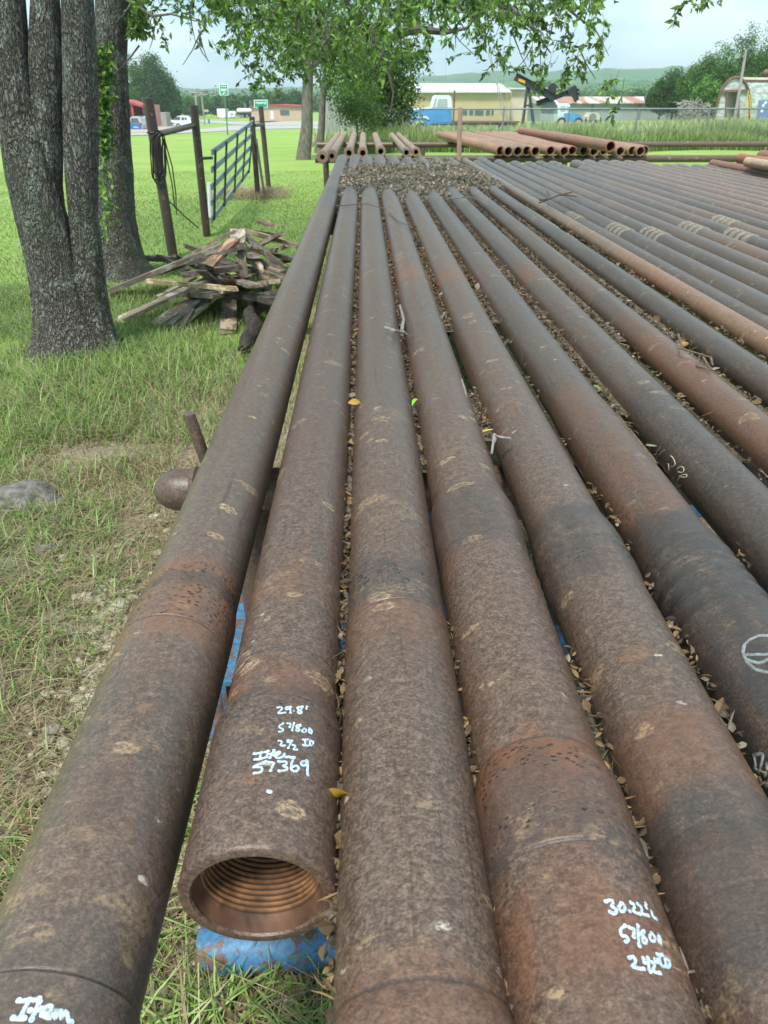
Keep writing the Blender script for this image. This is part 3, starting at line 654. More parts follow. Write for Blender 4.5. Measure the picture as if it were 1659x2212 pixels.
# thinner pipes to the right
topsr=[2.149,2.380,2.613,2.854,3.084,3.337,3.565,3.82,4.07,4.315,4.58,4.793,5.026,5.239,5.454,5.67,5.922,6.157]
rs=[.047,.060,.058,.057,.057,.056,.056,.055,.055,.055,.054,.054,.054,.054,.054,.054,.054,.054]
yr=[9.7,9.9,9.5,9.3,9.2,9.35,9.3,8.6,9.5,9.55,9.5,9.5,9.45,9.4,8.9,8.9,8.8,8.8]
nth=['first','second','third','fourth','fifth','sixth','seventh','eighth','ninth','tenth','eleventh','twelfth','thirteenth','fourteenth','fifteenth','sixteenth','seventeenth','eighteenth']
def wirewrap(root,X0,r,Yc,w,n=4):
    vs=MB(); wb=.036
    for q in range(n):
        y=Yc-w/2+w*q/(n-1); pts=[(0,y-wb/2-.004,0),(0,y-wb/2,0),(0,y,0),(0,y+wb/2,0),(0,y+wb/2+.004,0)]
        vs.tube([(0,yy,0) for _,yy,_ in pts],[r-.001,r+.0035,r+.0045,r+.0035,r-.001],32,cap=False)
    return vs.build('hard_band',M['band'],root,True)
M['band']=simple('pale_hardfacing_band',(.27,.24,.19),(.11,.095,.08),70,.8,bmp=.5,bd=.004)
bandrow={0:(1278,462),1:(1375,487),2:(1462,498),3:(1455,497),5:(1530,482),7:(1610,470)}
bandat={0:(1278,463),1:(1372,488),2:(1462,497),4:(1535,485),6:(1607,471),5:(1650,500)}
rx=[]
for k,tt in enumerate(topsr):
    r=rs[k]; c=T(tt)-.07
    for _ in range(4):
        h=CAMZ-(RTOP+r); X=(h-r*math.sin(T(tt)))*tt-r*math.cos(T(tt))
    rx.append((X,r))
    tint=random.choice([(1.0,.98,.94),(1.1,1.02,.94),(.95,.93,.90),(1.15,1.04,.95),(.9,.92,.92)])
    if k>8: tint=(1.25,1.15,1.08)
    if k==0: tint=(.95,.95,.95)
    lab={0:'thin grey pipe lying low between the tan pipe and the darker ones'}.get(k,'dark grey joint ended pipe, %s to the right of the tan pipe'%nth[k])
    e=yr[k]; pr=[(-.5,1),(e-.62,1),(e-.60,1.06),(e-.56,1.06),(e-.54,1.0),(e-.36,1.0),(e-.27,1.16),(e-.1,1.18),(e,1.05)]
    root,bo=make_pipe(lab,X,RTOP+r,r,.3+random.uniform(-.2,.2),e,pr,[(random.uniform(3,8),.25,.35)],[(random.uniform(1,9),1.0,.5)],[(random.uniform(3,9),.1,.3)],28,.12,tint)
    if k in bandat:
        p=atZ(*bandat[k],RTOP+2*r); wirewrap(root,X,r,p.y-root.location.y,.22,4)
# ---------------------------------------------------------------- writing on the pipes
def on_cyl(x,y,X,z0,r):
    """photo point (4096 px frame) -> angle and distance on the pipe's surface"""
    d=ray(x/1.8517,y/1.8517); ox,oz=-X,CAMZ-z0
    A=d.x**2+d.z**2; B=2*(ox*d.x+oz*d.z); C=ox*ox+oz*oz-r*r; D=B*B-4*A*C
    if D<0: D=0
    t=(-B-math.sqrt(D))/(2*A); px_,pz=ox+d.x*t,oz+d.z*t
    return math.atan2(px_,pz),d.y*t
def write(pipe_i,strokes,wd,mat,name='marking',label=None,org=(0,0),s=1,prof=None,lift=.0006):
    X,r,root,bo=big[pipe_i]; V=[];F=[]
    for st in strokes:
        if len(st)==1: st=[st[0],(st[0][0]+wd*.25/s,st[0][1]+wd*.2/s)]
        # smooth the polyline
        P=[]
        for a,b in zip(st[:-1],st[1:]):
            n=max(2,int(math.hypot(b[0]-a[0],b[1]-a[1])*s/5))
            for q in range(n): P.append((a[0]+(b[0]-a[0])*q/n,a[1]+(b[1]-a[1])*q/n))
        P.append(st[-1]); 
        for _ in range(2): P=[P[0]]+[((P[i-1][0]+2*P[i][0]+P[i+1][0])/4,(P[i-1][1]+2*P[i][1]+P[i+1][1])/4) for i in range(1,len(P)-1)]+[P[-1]]
        Q=[]
        for x,y in P:
            yy0=org[1]+y*s; xx0=org[0]+x*s; rr=r
            for _ in range(3):
                th_,yy=on_cyl(xx0,yy0,X,ZAX,rr); rr=float(pipe_r(yy,r,profs.get(pipe_i,dflt)))
            Q.append((th_*rr,yy,rr))
        o=len(V); k=len(Q); hw=wd/2
        for i,(u,v,rr) in enumerate(Q):
            a=Q[max(i-1,0)];b=Q[min(i+1,k-1)]; du,dv=b[0]-a[0],b[1]-a[1]; l=math.hypot(du,dv) or 1; nx,ny=-dv/l,du/l
            e=hw*(1+.12*math.sin(i*1.7+u*900))*(.8 if i in(0,k-1) else 1)
            for sgn in(-1,-.4,.4,1):
                uu,vv=u+nx*e*sgn,v+ny*e*sgn; R_=rr+lift+(.0004 if abs(sgn)<.5 else -.0012); V.append((R_*math.sin(uu/rr),vv-root.location.y,R_*math.cos(uu/rr)))
        for i in range(k-1):
            for j in range(3): F.append((o+i*4+j,o+i*4+j+1,o+(i+1)*4+j+1,o+(i+1)*4+j))
        for (ci,dr) in((0,-1),(k-1,1)):  # round ends
            u,v,rr=Q[ci]; c0=len(V); R_=rr+lift+.0003; V.append((R_*math.sin(u/rr),v-root.location.y,R_*math.cos(u/rr)))
            for q in range(10):
                an=2*math.pi*q/10; uu,vv=u+hw*math.cos(an),v+hw*math.sin(an); V.append((R_*math.sin(uu/rr),vv-root.location.y,R_*math.cos(uu/rr)))
            for q in range(10): F.append((c0,c0+1+q,c0+1+(q+1)%10,c0))
    me=bpy.data.meshes.new(name); me.from_pydata(V,[],[tuple(dict.fromkeys(f)) for f in F]); me.update()
    o=link(name,me,mat,root)
    if label: o['label']=label
    return o
S6=dict(org=(900,2700),s=.3315)
write(1,[[(635,400),(660,385),(695,392),(685,420),(630,465),(722,460)],[(790,390),(750,385),(722,400),(735,425),(775,415),(790,390),(788,462)],[(828,440)],[(935,385),(885,385),(862,402),(925,440),(935,462),(890,466),(868,450),(930,405),(935,388)],[(985,385),(978,415)]],.0031,M['ink'],label='29.8 feet in pale blue marker',**S6)
write(1,[[(700,590),(655,610),(648,640),(705,650),(710,675),(655,690)],[(752,590),(800,582),(778,635)],[(830,585),(808,675)],[(905,605),(865,603),(852,622),(905,655),(895,685),(852,680),(862,650),(905,620)],[(955,650),(930,660),(925,685),(955,695),(985,685),(985,660),(955,650)],[(1015,645),(1012,700)],[(1015,645),(1050,665),(1050,700),(1035,710)]],.0029,M['ink'],label='5 7/8 OD in pale blue marker',**S6)
write(1,[[(650,800),(690,795),(690,825),(655,850),(715,858)],[(755,795),(755,815)],[(772,793),(774,812)],[(805,800),(762,888)],[(815,850),(855,850),(850,875),(812,895),(865,905)],[(938,785),(1000,782)],[(970,785),(968,850)],[(940,850),(1000,855)],[(1025,790),(1028,855)],[(1025,790),(1070,805),(1070,835),(1030,855)]],.0029,M['ink'],label='2 1/2 ID in pale blue marker',**S6)
write(1,[[(355,955),(520,925)],[(435,945),(415,1020)],[(365,1025),(500,995)],[(590,915),(555,985),(540,1005)],[(515,960),(600,945)],[(600,980),(640,965),(680,935),(650,920),(610,960),(615,1005),(680,1000),(715,960)],[(715,960),(710,1005),(740,975),(750,1000),(775,975),(785,1000),(800,1000)],
 [(470,1065),(400,1080),(330,1115),(440,1110),(460,1145),(430,1175),(355,1190)],[(495,1050),(600,1060),(575,1100),(550,1160)],[(645,1050),(740,1045),(755,1075),(690,1100),(755,1115),(755,1145),(650,1165)],[(830,1000),(800,1080),(795,1140),(830,1165),(880,1155),(900,1120),(860,1090),(810,1110)],[(985,1040),(930,1040),(910,1070),(945,1100),(985,1085),(1000,1035),(995,1210)]],.0037,M['ink'],label='Item 57364 in pale blue marker',**S6)
write(1,[[(525,1412),(545,1416)]],.0045,M['ink'],name='paint_dot',**S6)
S7=dict(org=(2300,3400),s=.3014)
write(3,[[(405,690),(450,660),(500,670),(510,710),(475,745),(535,770),(560,810),(530,845),(465,830)],[(620,715),(585,735),(580,790),(620,820),(660,810),(665,750),(640,720),(610,715)],[(720,820)],[(735,705),(780,715),(795,760),(760,810),(855,855)],[(825,725),(870,745),(885,790),(880,840),(960,875)],[(930,720),(938,770)],[(1005,825),(1030,880),(1070,920)]],.0039,M['ink'],label='30.22 in pale blue marker',**S7)
write(3,[[(660,1010),(600,1050),(615,1140),(680,1140),(715,1190),(670,1225)],[(715,1035),(790,1045),(775,1160)],[(830,1010),(850,1280)],[(870,1130),(900,1060),(925,1080),(890,1160),(900,1230),(950,1240),(955,1200),(890,1130)],[(1005,1110),(985,1140),(995,1190),(1040,1225),(1065,1190),(1050,1140),(1010,1110)],[(1100,1130),(1110,1220),(1130,1255)],[(1100,1130),(1135,1180),(1130,1255)]],.0037,M['ink'],label='5 7/8 OD in pale blue marker',**S7)
write(3,[[(715,1440),(755,1405),(800,1440),(805,1490),(755,1545),(905,1585)],[(900,1445),(915,1500)],[(960,1440),(990,1620)],[(1015,1500),(1055,1510),(1050,1560),(1020,1605),(1120,1640)],[(1055,1460),(1065,1490)],[(1090,1465),(1098,1495)],[(1080,1390),(1150,1400)],[(1115,1400),(1135,1540)],[(1135,1540),(1200,1550)],[(1190,1430),(1210,1550)],[(1190,1430),(1250,1470),(1260,1545),(1215,1555)]],.0037,M['ink'],label='2 1/2 ID in pale blue marker',**S7)
write(0,[[(180,1905),(370,1890)],[(275,1900),(185,2075)],[(125,2070),(230,2075)],[(375,1915),(330,2010),(300,2085)],[(285,2000),(395,1985)],[(400,2040),(470,2015),(500,1960),(460,1945),(410,1990),(415,2050),(480,2065),(530,2010)],[(530,2010),(525,2075),(570,1990),(585,2000),(580,2075),(620,2000),(640,2020),(650,2100),(672,2110)]],.0046,M['ink'],label='Item in pale blue marker',org=(0,3200),s=.4219)
S4=dict(org=(2560,1750),s=.1447)
write(6,[[(575,260),(480,370),(410,480),(375,690)],[(685,345),(600,400),(480,540),(400,730)]],.0022,M['chalk'],name='chalk_mark',label='two thin chalk strokes',**S4)
write(6,[[(850,505),(910,560),(975,690),(980,770),(890,810)],[(690,800),(655,870),(690,940),(770,975),(805,930),(800,800),(780,720)],[(1045,860),(1100,805),(1190,800),(1220,880),(1215,950),(1140,985),(1060,950)],[(880,1160),(950,1070)],[(1095,1070),(1200,1025),(1305,1020),(1300,1080),(1240,1115),(1130,1080),(1050,1150),(1015,1260),(1060,1375),(1145,1310)]],.0034,M['chalk'],name='chalk_mark',label='yellowish chalk scribble',**S4)
S5=dict(org=(2900,2500),s=.3615)
write(5,[[(500,115),(380,115),(270,160),(210,220),(195,300),(240,410),(330,490),(480,525)],[(250,330),(350,322),(470,325)],[(260,390),(370,420),(470,385)]],.0052,M['chalkg'],name='chalk_mark',label='grey chalk circle',**S5)
write(5,[[(320,1440),(420,1425),(410,1500),(380,1620)],[(320,1440),(340,1560),(310,1580),(375,1620)],[(470,1540),(445,1660)],[(490,1720),(455,1785)]],.0055,M['chalkg'],name='chalk_mark',label='grey chalk figure eight',**S5)
# ---------------------------------------------------------------- rack frame
rack=empty('pipe_rack',(0,1.5,0)); tag(rack,'welded rust brown rack carrying the near pipes, round capped rail end at the left','pipe rack')
def railmesh(Y,x0,x1,r,cap=True,parent=None,z=None):
    mb=MB(); z=RTOP-r if z is None else z; pts=[(x0,Y,z)];rad=[.001]
    for q in range(1,7):
        a_=q/6*math.pi/2; pts.append((x0+r*1.25*(1-math.cos(a_)),Y,z)); rad.append(r*math.sin(a_))
    pts+=[(x0+.14,Y,z),(x1,Y,z)]; rad+=[r,r]
    o=mb.tube(pts,rad,32).build('rail',M['rail'],None,True); return rebase(parent,o)
pend=atZ(336,1055,RTOP-.05)
railmesh(1.47,pend.x,7.5,.050,True,rack); railmesh(8.35,-.36,7.5,.05,True,rack)
mb=MB(); pa=Vector((pend.x+.115,1.47,RTOP-.01)); tpz=atY(408,893,1.47); pa.x=atY(452,1000,1.47).x
mb.tube([pa,tpz-Vector((0,0,.006)),tpz],[.0135,.0135,.0125],20); rebase(rack,mb.build('stop_peg',M['rail'],None,True))
mb=MB().tube([(pend.x+.09,1.47,RTOP-.05),(pend.x+.10,1.47,RTOP-.05),(pend.x+.105,1.47,RTOP-.05)],[.052,.0555,.051],28); rebase(rack,mb.build('weld_bead',M['rail'],None,True))
for Y_ in(1.47,8.35):
    for X_ in(-.28,2.2,5.0):
        o=MB().tube([(X_,Y_,-.05),(X_,Y_,RTOP-.09)],.045,16).build('leg',M['rail'],None,True); rebase(rack,o)
# blue painted skid under the rack
skid=empty('steel_skid',(-.34,1.7,0)); tag(skid,'chipped blue steel skid seen through the gap right of the left edge pipe','steel skid')
mb=MB()
mb.box((-.34,1.72,.29),(.17,1.0,.012)); mb.box((-.34,1.72,.20),(.012,1.0,.168)); mb.box((-.34,1.72,.11),(.17,1.0,.012)); rebase(skid,mb.build('beam',M['skid'],None))
mb=MB().box((.55,1.42,.27),(1.62,.10,.10)); rebase(skid,mb.build('cross_member',M['skid'],None,bevel=.006))
mb=MB().box((.55,2.10,.27),(1.62,.10,.10)); rebase(skid,mb.build('cross_member',M['skid'],None,bevel=.006))
for y_ in(1.36,2.1):
    rebase(skid,MB().box((-.34,y_,.052),(.14,.14,.10)).build('foot',M['skid'],None,bevel=.01))
p=G(575,2035)
bp=empty('blue_tube',(0,0,0)); tag(bp,'short chipped blue steel tube lying on the grass below the open pipe end','steel tube')
a_=atZ(432,2052,.030); b_=atZ(1000,2034,.030)
mb=MB().tube([a_,a_+Vector((.004,0,0)),b_],[.042,.046,.046],32); rebase(bp,mb.build('tube',M['skid'],None,True))
# ---------------------------------------------------------------- leaf litter between the pipes
BROWNS=np.array([(.15,.10,.055),(.20,.13,.07),(.10,.075,.05),(.27,.17,.075),(.07,.052,.038),(.16,.14,.11),(.24,.21,.17)])
def litter_leaf(P,size,col,flat=.5,seed=0):
    """curled dry leaves: 2x3 cell strips, cupped"""
    n=len(P); r=np.random.default_rng(seed); D=r.normal(size=(n,3)); D[:,2]*=flat; D/=np.linalg.norm(D,axis=1,keepdims=True)
    U=r.normal(size=(n,3))*.7+np.array((0,0,1.)); S=np.cross(D,U); S/=np.linalg.norm(S,axis=1,keepdims=True)+1e-9; Nn=np.cross(S,D)
    sz=size[:,None]; wf=np.where(r.random((n,1))<.2,.12,r.uniform(.45,1.0,(n,1))); sz=np.where(wf<.2,sz*1.9,sz); cur=r.uniform(-.5,.9,(n,1)); cup=r.uniform(.0,.9,(n,1))
    vs=[]
    for t,wd in((-.5,.06),(-.2,.30),(.15,.34),(.5,.05)):
        c=P+D*sz*t+Nn*sz*(t*t*cur*1.2)
        for sg in(-1,0,1): vs.append(c+S*sz*wd*wf*sg+Nn*sz*wd*wf*abs(sg)*cup)
    V=np.stack(vs,1).reshape(-1,3); i=np.arange(n)*12; F=[]
    for a in range(3):
        for b in range(2): F.append(np.stack([i+a*3+b,i+a*3+b+1,i+a*3+b+4,i+a*3+b+3],1))
    return V,np.concatenate(F),np.repeat(col,12,0)
def dens(k,y):
    # how full each gap is along its length
    if k==0: return 1. if y>6.9 else (.4 if y>5.2 else .0)
    if k==1: return 1. if y>1.75 else (.85 if y<1.15 and y>.35 else .5)
    if k==2: return 1. if y>1.9 else (.75 if y>1.45 else (.0 if .8<y<1.3 else .5))
    if k==3: return 1. if y>2.3 else (.7 if 1.45<y<1.75 else (.0 if y>.75 else .5))
    if k==4: return .9 if y>2.4 else (.25 if y<.8 else .15)
    if k in(5,): return .8 if y>1.6 else .15
    if k in(6,7): return .65 if y>2.2 else .35
    if k==8: return .4 if y>3 else .2
    return .15
def litter():
    P=[];S=[];Lb=[];LbF=[]
    for k in range(9):
        X1,r1=big[k][0],big[k][1]; X2,r2=big[k+1][0],big[k+1][1]; gx=(X1+r1+X2-r2)/2
        y=.1
        while y<9.9:
            d=dens(k,y)
            if random.random()<d*.95:
                n=random.randint(5,9)
                for _ in range(n):
                    hgt=random.uniform(-.2,.42 if y>2 else .28)*r1
                    if hgt<0 and d<.5: continue
                    P.append((gx+random.gauss(0,.005)+(random.uniform(-1,1)*max(0,hgt)*.28),y+random.uniform(0,.02),ZAX+hgt)); S.append(random.uniform(.007,.015) if random.random()<.9 else random.uniform(.015,.030))
            y+=.0075 if y<4 else .012
        # mould base where the gap is full
        ys=np.arange(.1,9.9,.05)
        for a in range(len(ys)-1):
            if dens(k,ys[a])>.4 and ys[a]>1.0:
                kf=(1.2 if ys[a]>2 else .4)*(1 if k<5 else .3); h=ZAX+(.1+.12*mnoise.noise((ys[a]*3,k,0)))*r1*kf; h2=ZAX+(.1+.12*mnoise.noise((ys[a+1]*3,k,0)))*r1*kf; o=len(Lb); wv=.03
                Lb+=[(gx-wv,ys[a],h),(gx+wv,ys[a],h),(gx+wv,ys[a+1],h2),(gx-wv,ys[a+1],h2)]; LbF.append((o,o+1,o+2,o+3))
    P=np.array(P);S=np.array(S); n=len(P)
    col=pal(n,BROWNS,[.24,.2,.17,.06,.19,.08,.06],.2)
    V,F,C=litter_leaf(P,S,col,.5,2)
    tag(link('leaf_litter',npmesh('leaf_litter',V,F,False,C),M['litter']),'dry brown leaves packed in the gaps between the pipes','leaves',kind='stuff')
    tag(link('leaf_mould',npmesh('leaf_mould',Lb,LbF,False),M['litbase']),'dark leaf mould under the dry leaves between the pipes','leaf mould',kind='stuff')
    # the heap at the far end
    V=[];F=[]; nx,ny=90,110; x0,x1,y0,y1=-.30,1.28,4.9,9.9
    def heap(x,y):
        yn=5.45+.55*abs(x-.42)+.5*max(0,x-.55)*2+.2*mnoise.noise((x*6,0,0)); e1=min(1,max(-1,(y-yn)/1.0)); e2=min(1,(x+.27+.0*y)/.2); e3=min(1,max(-1,(1.22-x+.25*mnoise.noise((y*2,3,0)))/.3))
        hh=min(e1,e2,e3); hh=hh if hh<0 else hh*(2-hh)
        far=1-.75*max(0,min(1,(y-7.6)/1.9))
        return ZAX+.055*hh*far+.035*hh*far+.025*mnoise.noise((x*5,y*2.5,0))+.012*mnoise.noise((x*14,y*9,0))-.012
    for j in range(ny+1):
        for i in range(nx+1):
            x=x0+(x1-x0)*i/nx; y=y0+(y1-y0)*j/ny; V.append((x,y,heap(x,y)))
    F=[(j*(nx+1)+i,j*(nx+1)+i+1,(j+1)*(nx+1)+i+1,(j+1)*(nx+1)+i) for j in range(ny) for i in range(nx)]
    tag(link('leaf_mould',npmesh('leaf_mould',V,F,True),M['litbase']),'grey brown heap of rotted leaves covering the far ends of the pipes','leaf mould',kind='stuff')
    n=24000; xs=rng.uniform(x0,x1,n); ys=rng.uniform(y0,y1,n); hs=np.array([heap(a,b) for a,b in zip(xs,ys)]); keep=hs>ZAX+.012; xs,ys,hs=xs[keep],ys[keep],hs[keep]; n=len(xs)
    P=np.stack([xs,ys,hs+rng.uniform(0,.018,n)],1); G_=np.array([(.34,.29,.23),(.42,.37,.30),(.26,.21,.16),(.16,.13,.10),(.32,.23,.14),(.52,.48,.41)])
    V,F,C=litter_leaf(P,rng.uniform(.014,.036,n),pal(n,G_,[.27,.2,.22,.16,.1,.05],.2),.6,4)
    tag(link('leaf_litter',npmesh('leaf_litter',V,F,False,C),M['litter']),'loose grey dead leaves heaped over the far pipe ends','leaves',kind='stuff')
    # few loose leaves that can be told apart
    def one(lab,x,y,dz,size,c,seed,flat=.15):
        p=atZ(x,y,ZAX+dz); v,f,c_=litter_leaf(np.array([tuple(p)]),np.array([size]),np.array([c]),flat,seed)
        o=link('fallen_leaf',npmesh('fallen_leaf',v,f,True,c_),M['litter']); md=o.modifiers.new('s','SUBSURF'); md.levels=1; md.render_levels=2; tag(o,lab,'leaf','single leaves lying on the pipes')
    one('fresh green leaf lying beside the third gap of brown leaves',898,866,.052,.040,(.22,.48,.06),5)
    one('long yellow leaf in the gap right of the open threaded end',730,1718,.030,.042,(.50,.30,.04),9,.4)
    one('orange leaf near the forked grey twig',938,690,.045,.028,(.40,.20,.07),12)
    one('yellow leaf at the small twig on the fourth gap',1055,936,.058,.030,(.55,.40,.09),15)
    one('yellow green leaf on the gap left of the unmarked pipe',766,868,.050,.030,(.45,.26,.06),17)
    one('brown curled leaf at the bottom edge between two pipes',1098,2165,.030,.045,(.20,.12,.06),19,.8)
    one('tan leaf beside the black ribbed pipe',1592,1196,.045,.028,(.42,.24,.08),21)
    one('yellow leaf right of the twigs by the orange brown pipe',1480,742,.050,.040,(.36,.22,.07),23)
    one('light green leaf by the right hand gap of leaves',1297,842,.045,.045,(.20,.30,.06),25,.6)
    one('green leaf sliver beside the marked pipe end',739,1410,.04,.020,(.20,.30,.10),27)
litter()
def twig(lab,paths,r,mat='twig'):
    mb=MB()
    for pth in paths: 
        pts=[atZ(x,y,ZAX+dz) for x,y,dz in pth]; mb.tube(pts,[r*(1-.5*i/len(pts)) for i in range(len(pts))],8)
    tag(mb.build('twig',M[mat],None,True),lab,'twig','twigs lying on the pipes')
M['twig']=simple('bleached_twig',(.30,.28,.25),(.15,.14,.125),90,.85,bmp=.4,bd=.001)
M['twigb']=simple('brown_twig',(.18,.12,.08),(.09,.06,.04),90,.85,bmp=.4,bd=.001)
twig('forked pale grey twig lying over the gap of leaves, upper middle',[[(832,708,.085),(852,714,.086),(872,718,.07)],[(868,714,.07),(872,690,.06),(864,660,.05)],[(870,716,.07),(880,724,.055)]],.0055)
twig('short grey twig with yellow leaves beside the fourth gap',[[(1105,948,.07),(1080,944,.068),(1068,940,.06)],[(1068,938,.06),(1062,980,.045)],[(1072,942,.06),(1066,960,.05)]],.0032)
twig('tangle of thin brown twigs by the orange brown pipe',[[(1465,722,.085),(1472,745,.08),(1468,752,.075),(1512,765,.08),(1535,772,.07)],[(1515,765,.075),(1530,790,.06),(1540,800,.055)],[(1512,768,.07),(1505,790,.055),(1538,800,.06)],[(1535,772,.07),(1540,790,.055)]],.0035,'twigb')
twig('dark branching twig lying over grey pipes at the upper right',[[(1165,432,.08),(1185,430,.085),(1210,420,.08),(1245,424,.075)],[(1190,428,.085),(1182,412,.08)],[(1210,421,.08),(1235,415,.085)],[(1185,430,.08),(1165,438,.06)]],.0075,'twigb')
twig('thin bare twig across the leaves near the heap, right side',[[(965,430,.09),(1010,425,.09),(1040,434,.085),(1055,444,.07)]],.005)
twig('long dark wire like twig across two pipes below the heap',[[(725,445,.075),(790,440,.085),(835,452,.08),(860,478,.08),(890,490,.07)]],.0035,'twigb')
twig('thin pale stick in the gap right of the pipe marked 30.22',[[(997,820,.05),(1005,845,.05),(1012,880,.045),(1022,905,.04)]],.0022)
# ================================================================ FAR STACKS OF BROWN PIPE
def simple_pipe(label,a,b,r,col,group,mat='farpipe',bore=.62,joint=False,cat='pipe'):
    a=Vector(a);b=Vector(b); root=empty('steel_pipe',a); tag(root,label,cat,group)
    d=(b-a); L_=d.length; q=d.to_track_quat('Y','Z'); n=24; mb=MB()
    if joint: pts=[0,.12,.17,.19,.22,.24,L_];rad=[r,r,r*1.0,r*.86,r*.90,r*.8,r*.8]
    else: pts=[0,.35,.36,.5,.51,L_];rad=[r]*6
    vs=[];fs=[]
    for y,rr in zip([.0]+pts,[r*.94]+rad):
        for j in range(n): an=2*math.pi*j/n; vs.append((rr*math.sin(an),y+(0.006 if False else 0),rr*math.cos(an)))
    m=len(pts)+1
    for i in range(m-1):
        for j in range(n): fs.append((i*n+j,i*n+(j+1)%n,(i+1)*n+(j+1)%n,(i+1)*n+j))
    # annulus and inner wall
    o=len(vs)
    for y,rr in((-.004,rad[0]*.9),(-.004,rad[0]*bore),(.6,rad[0]*bore)):
        for j in range(n): an=2*math.pi*j/n; vs.append((rr*math.sin(an),y,rr*math.cos(an)))
    for k_,(p,c) in enumerate(((0,o),(o,o+n),(o+n,o+2*n))):
        for j in range(n): fs.append((p+(j+1)%n,p+j,c+j,c+(j+1)%n))
    e=(m-1)*n; fs.append(tuple(e+j for j in range(n)))
    mb.add(vs,fs); o_=mb.build('body',M[mat],root,True); o_.color=(*col,1)
    pl=MB(); pl.add([(rad[0]*bore*.99*math.sin(2*math.pi*j/n),.25,rad[0]*bore*.99*math.cos(2*math.pi*j/n)) for j in range(n)],[tuple(range(n-1,-1,-1))]); pl.build('bore',M['bore_shade'],root)  # near-black disc across the bore, its colour stands in for the shade inside
    root.rotation_mode='QUATERNION'; root.rotation_quaternion=q
    return root
tp=lambda x,y,z:atZ(x/1.8517,y/1.8517,z)
zs=RTOP+.08
names=['leftmost','second from the left','third from the left','fourth from the left','fifth from the left','sixth from the left','rightmost']
for k,((x,y),) in enumerate([((1289,624),),((1327,620),),((1396,612),),((1451,612),),((1523,606),),((1626,610),),((1664,608),)]):
    a=tp(x,y,zs); r=.083 if k<2 else (.078 if k<5 else .066)
    if k<2: a.z-=.012
    simple_pipe('rust brown pipe behind the leaf heap, %s of seven open ends'%names[k],a,(a.x,17.6+random.uniform(-.5,.3),a.z-.01),r,(1.2+.1*random.random(),1.45,1.55),'seven brown pipes behind the leaf heap',bore=.40 if k<2 else .5,joint=True)
row=[(715,100),(790,95),(880,100),(965,97),(1047,90),(1190,105),(1320,103),(1397,95),(1505,105),(1590,105)]
cen=[(1700+a*.422,560+b*.422) for a,b in row]+[(2372+a*.422,560+b*.422) for a,b in((10,100),(105,105),(258,105),(372,108),(450,92),(490,84))]
ordn=['first','second','third','fourth','fifth','sixth','seventh','eighth','ninth','tenth','eleventh','twelfth','thirteenth','fourteenth','fifteenth','sixteenth']
for k,(x,y) in enumerate(cen):
    a=tp(x,604+random.uniform(-1.5,1.5) if k<14 else y+6,RTOP+.075); 
    L_=5.6; hd=R(-4.2+2.2*k/15)
    simple_pipe('orange brown open pipe, %s from the left in the row by the grass'%ordn[k],a,(a.x+L_*math.sin(hd),a.y+L_*math.cos(hd),a.z+.01),.069,random.choice([(1.3,1.25,1.18),(1.2,1.2,1.15),(1.35,1.2,1.05),(1.15,1.2,1.18)]),'row of orange brown pipes by the grass',bore=.80)
a=tp(2442,586,RTOP+.20); simple_pipe('brown pipe resting alone on top of the orange brown row',a,(a.x-.12,a.y+5.6,a.z),.069,(1.1,.9,.85),'row of orange brown pipes by the grass',bore=.80)
a=tp(2395,578,RTOP+.15); simple_pipe('orange pipe half hidden under the topmost brown pipe',a+Vector((0,1.2,0)),(a.x-.3,a.y+5.0,a.z),.060,(1.35,.9,.65),'row of orange brown pipes by the grass',bore=.80)
# right hand bundle lying on top of the grey pipes
for k,(x,y,dz,r,lab,c) in enumerate([(2850,655,.12,.044,'thick pinkish brown pipe lying on top of the grey ones, right edge',(.95,.82,.82)),(2960,634,.20,.05,'orange rusted thin pipe behind the thick pinkish one, right edge',(1.2,.85,.7)),(3045,622,.20,.055,'upper pink pipe cut by the right edge of the picture',(1.05,.85,.82)),(2990,648,.20,.045,'white grey dusty pipe end among the pink pipes at the right edge',(1.9,2.2,2.2)),(3060,648,.19,.05,'lower pink pipe cut by the right edge of the picture',(1.05,.85,.82))]):
    e=tp(x,y,RTOP+dz); simple_pipe(lab,(e.x+.1,.6,e.z),(e.x,e.y,e.z),r,c,'pink brown pipes on top at the right')
# far rack rails
rack2=empty('pipe_rack',(0,12.4,0)); tag(rack2,'far rust brown pipe rack holding the brown and orange pipes','pipe rack')
for Y_,x0,x1 in((12.15,-.75,11.5),(16.2,-.95,9.5)):
    rebase(rack2,MB().tube([(x0,Y_,RTOP-.05),(x1,Y_,RTOP-.05)],.052,18).build('rail',M['rail'],None,True))
    for X_ in(x0+.16,1.2,3.1,5.6,8.5):
        if X_<x1: rebase(rack2,MB().tube([(X_,Y_,-.3),(X_,Y_,RTOP-.10)],.045,14).build('leg',M['rail'],None,True))
pp=atY(993,345,11.7); tp_=atY(994.5,232,11.7)
tag(MB().tube([(pp.x,11.7,0),(tp_.x,11.7,tp_.z-.01),(tp_.x,11.7,tp_.z)],[.036,.034,.03],16).build('steel_post',M['pinkpost'],None,True),'thin pinkish post standing between the brown pipe stacks','post')
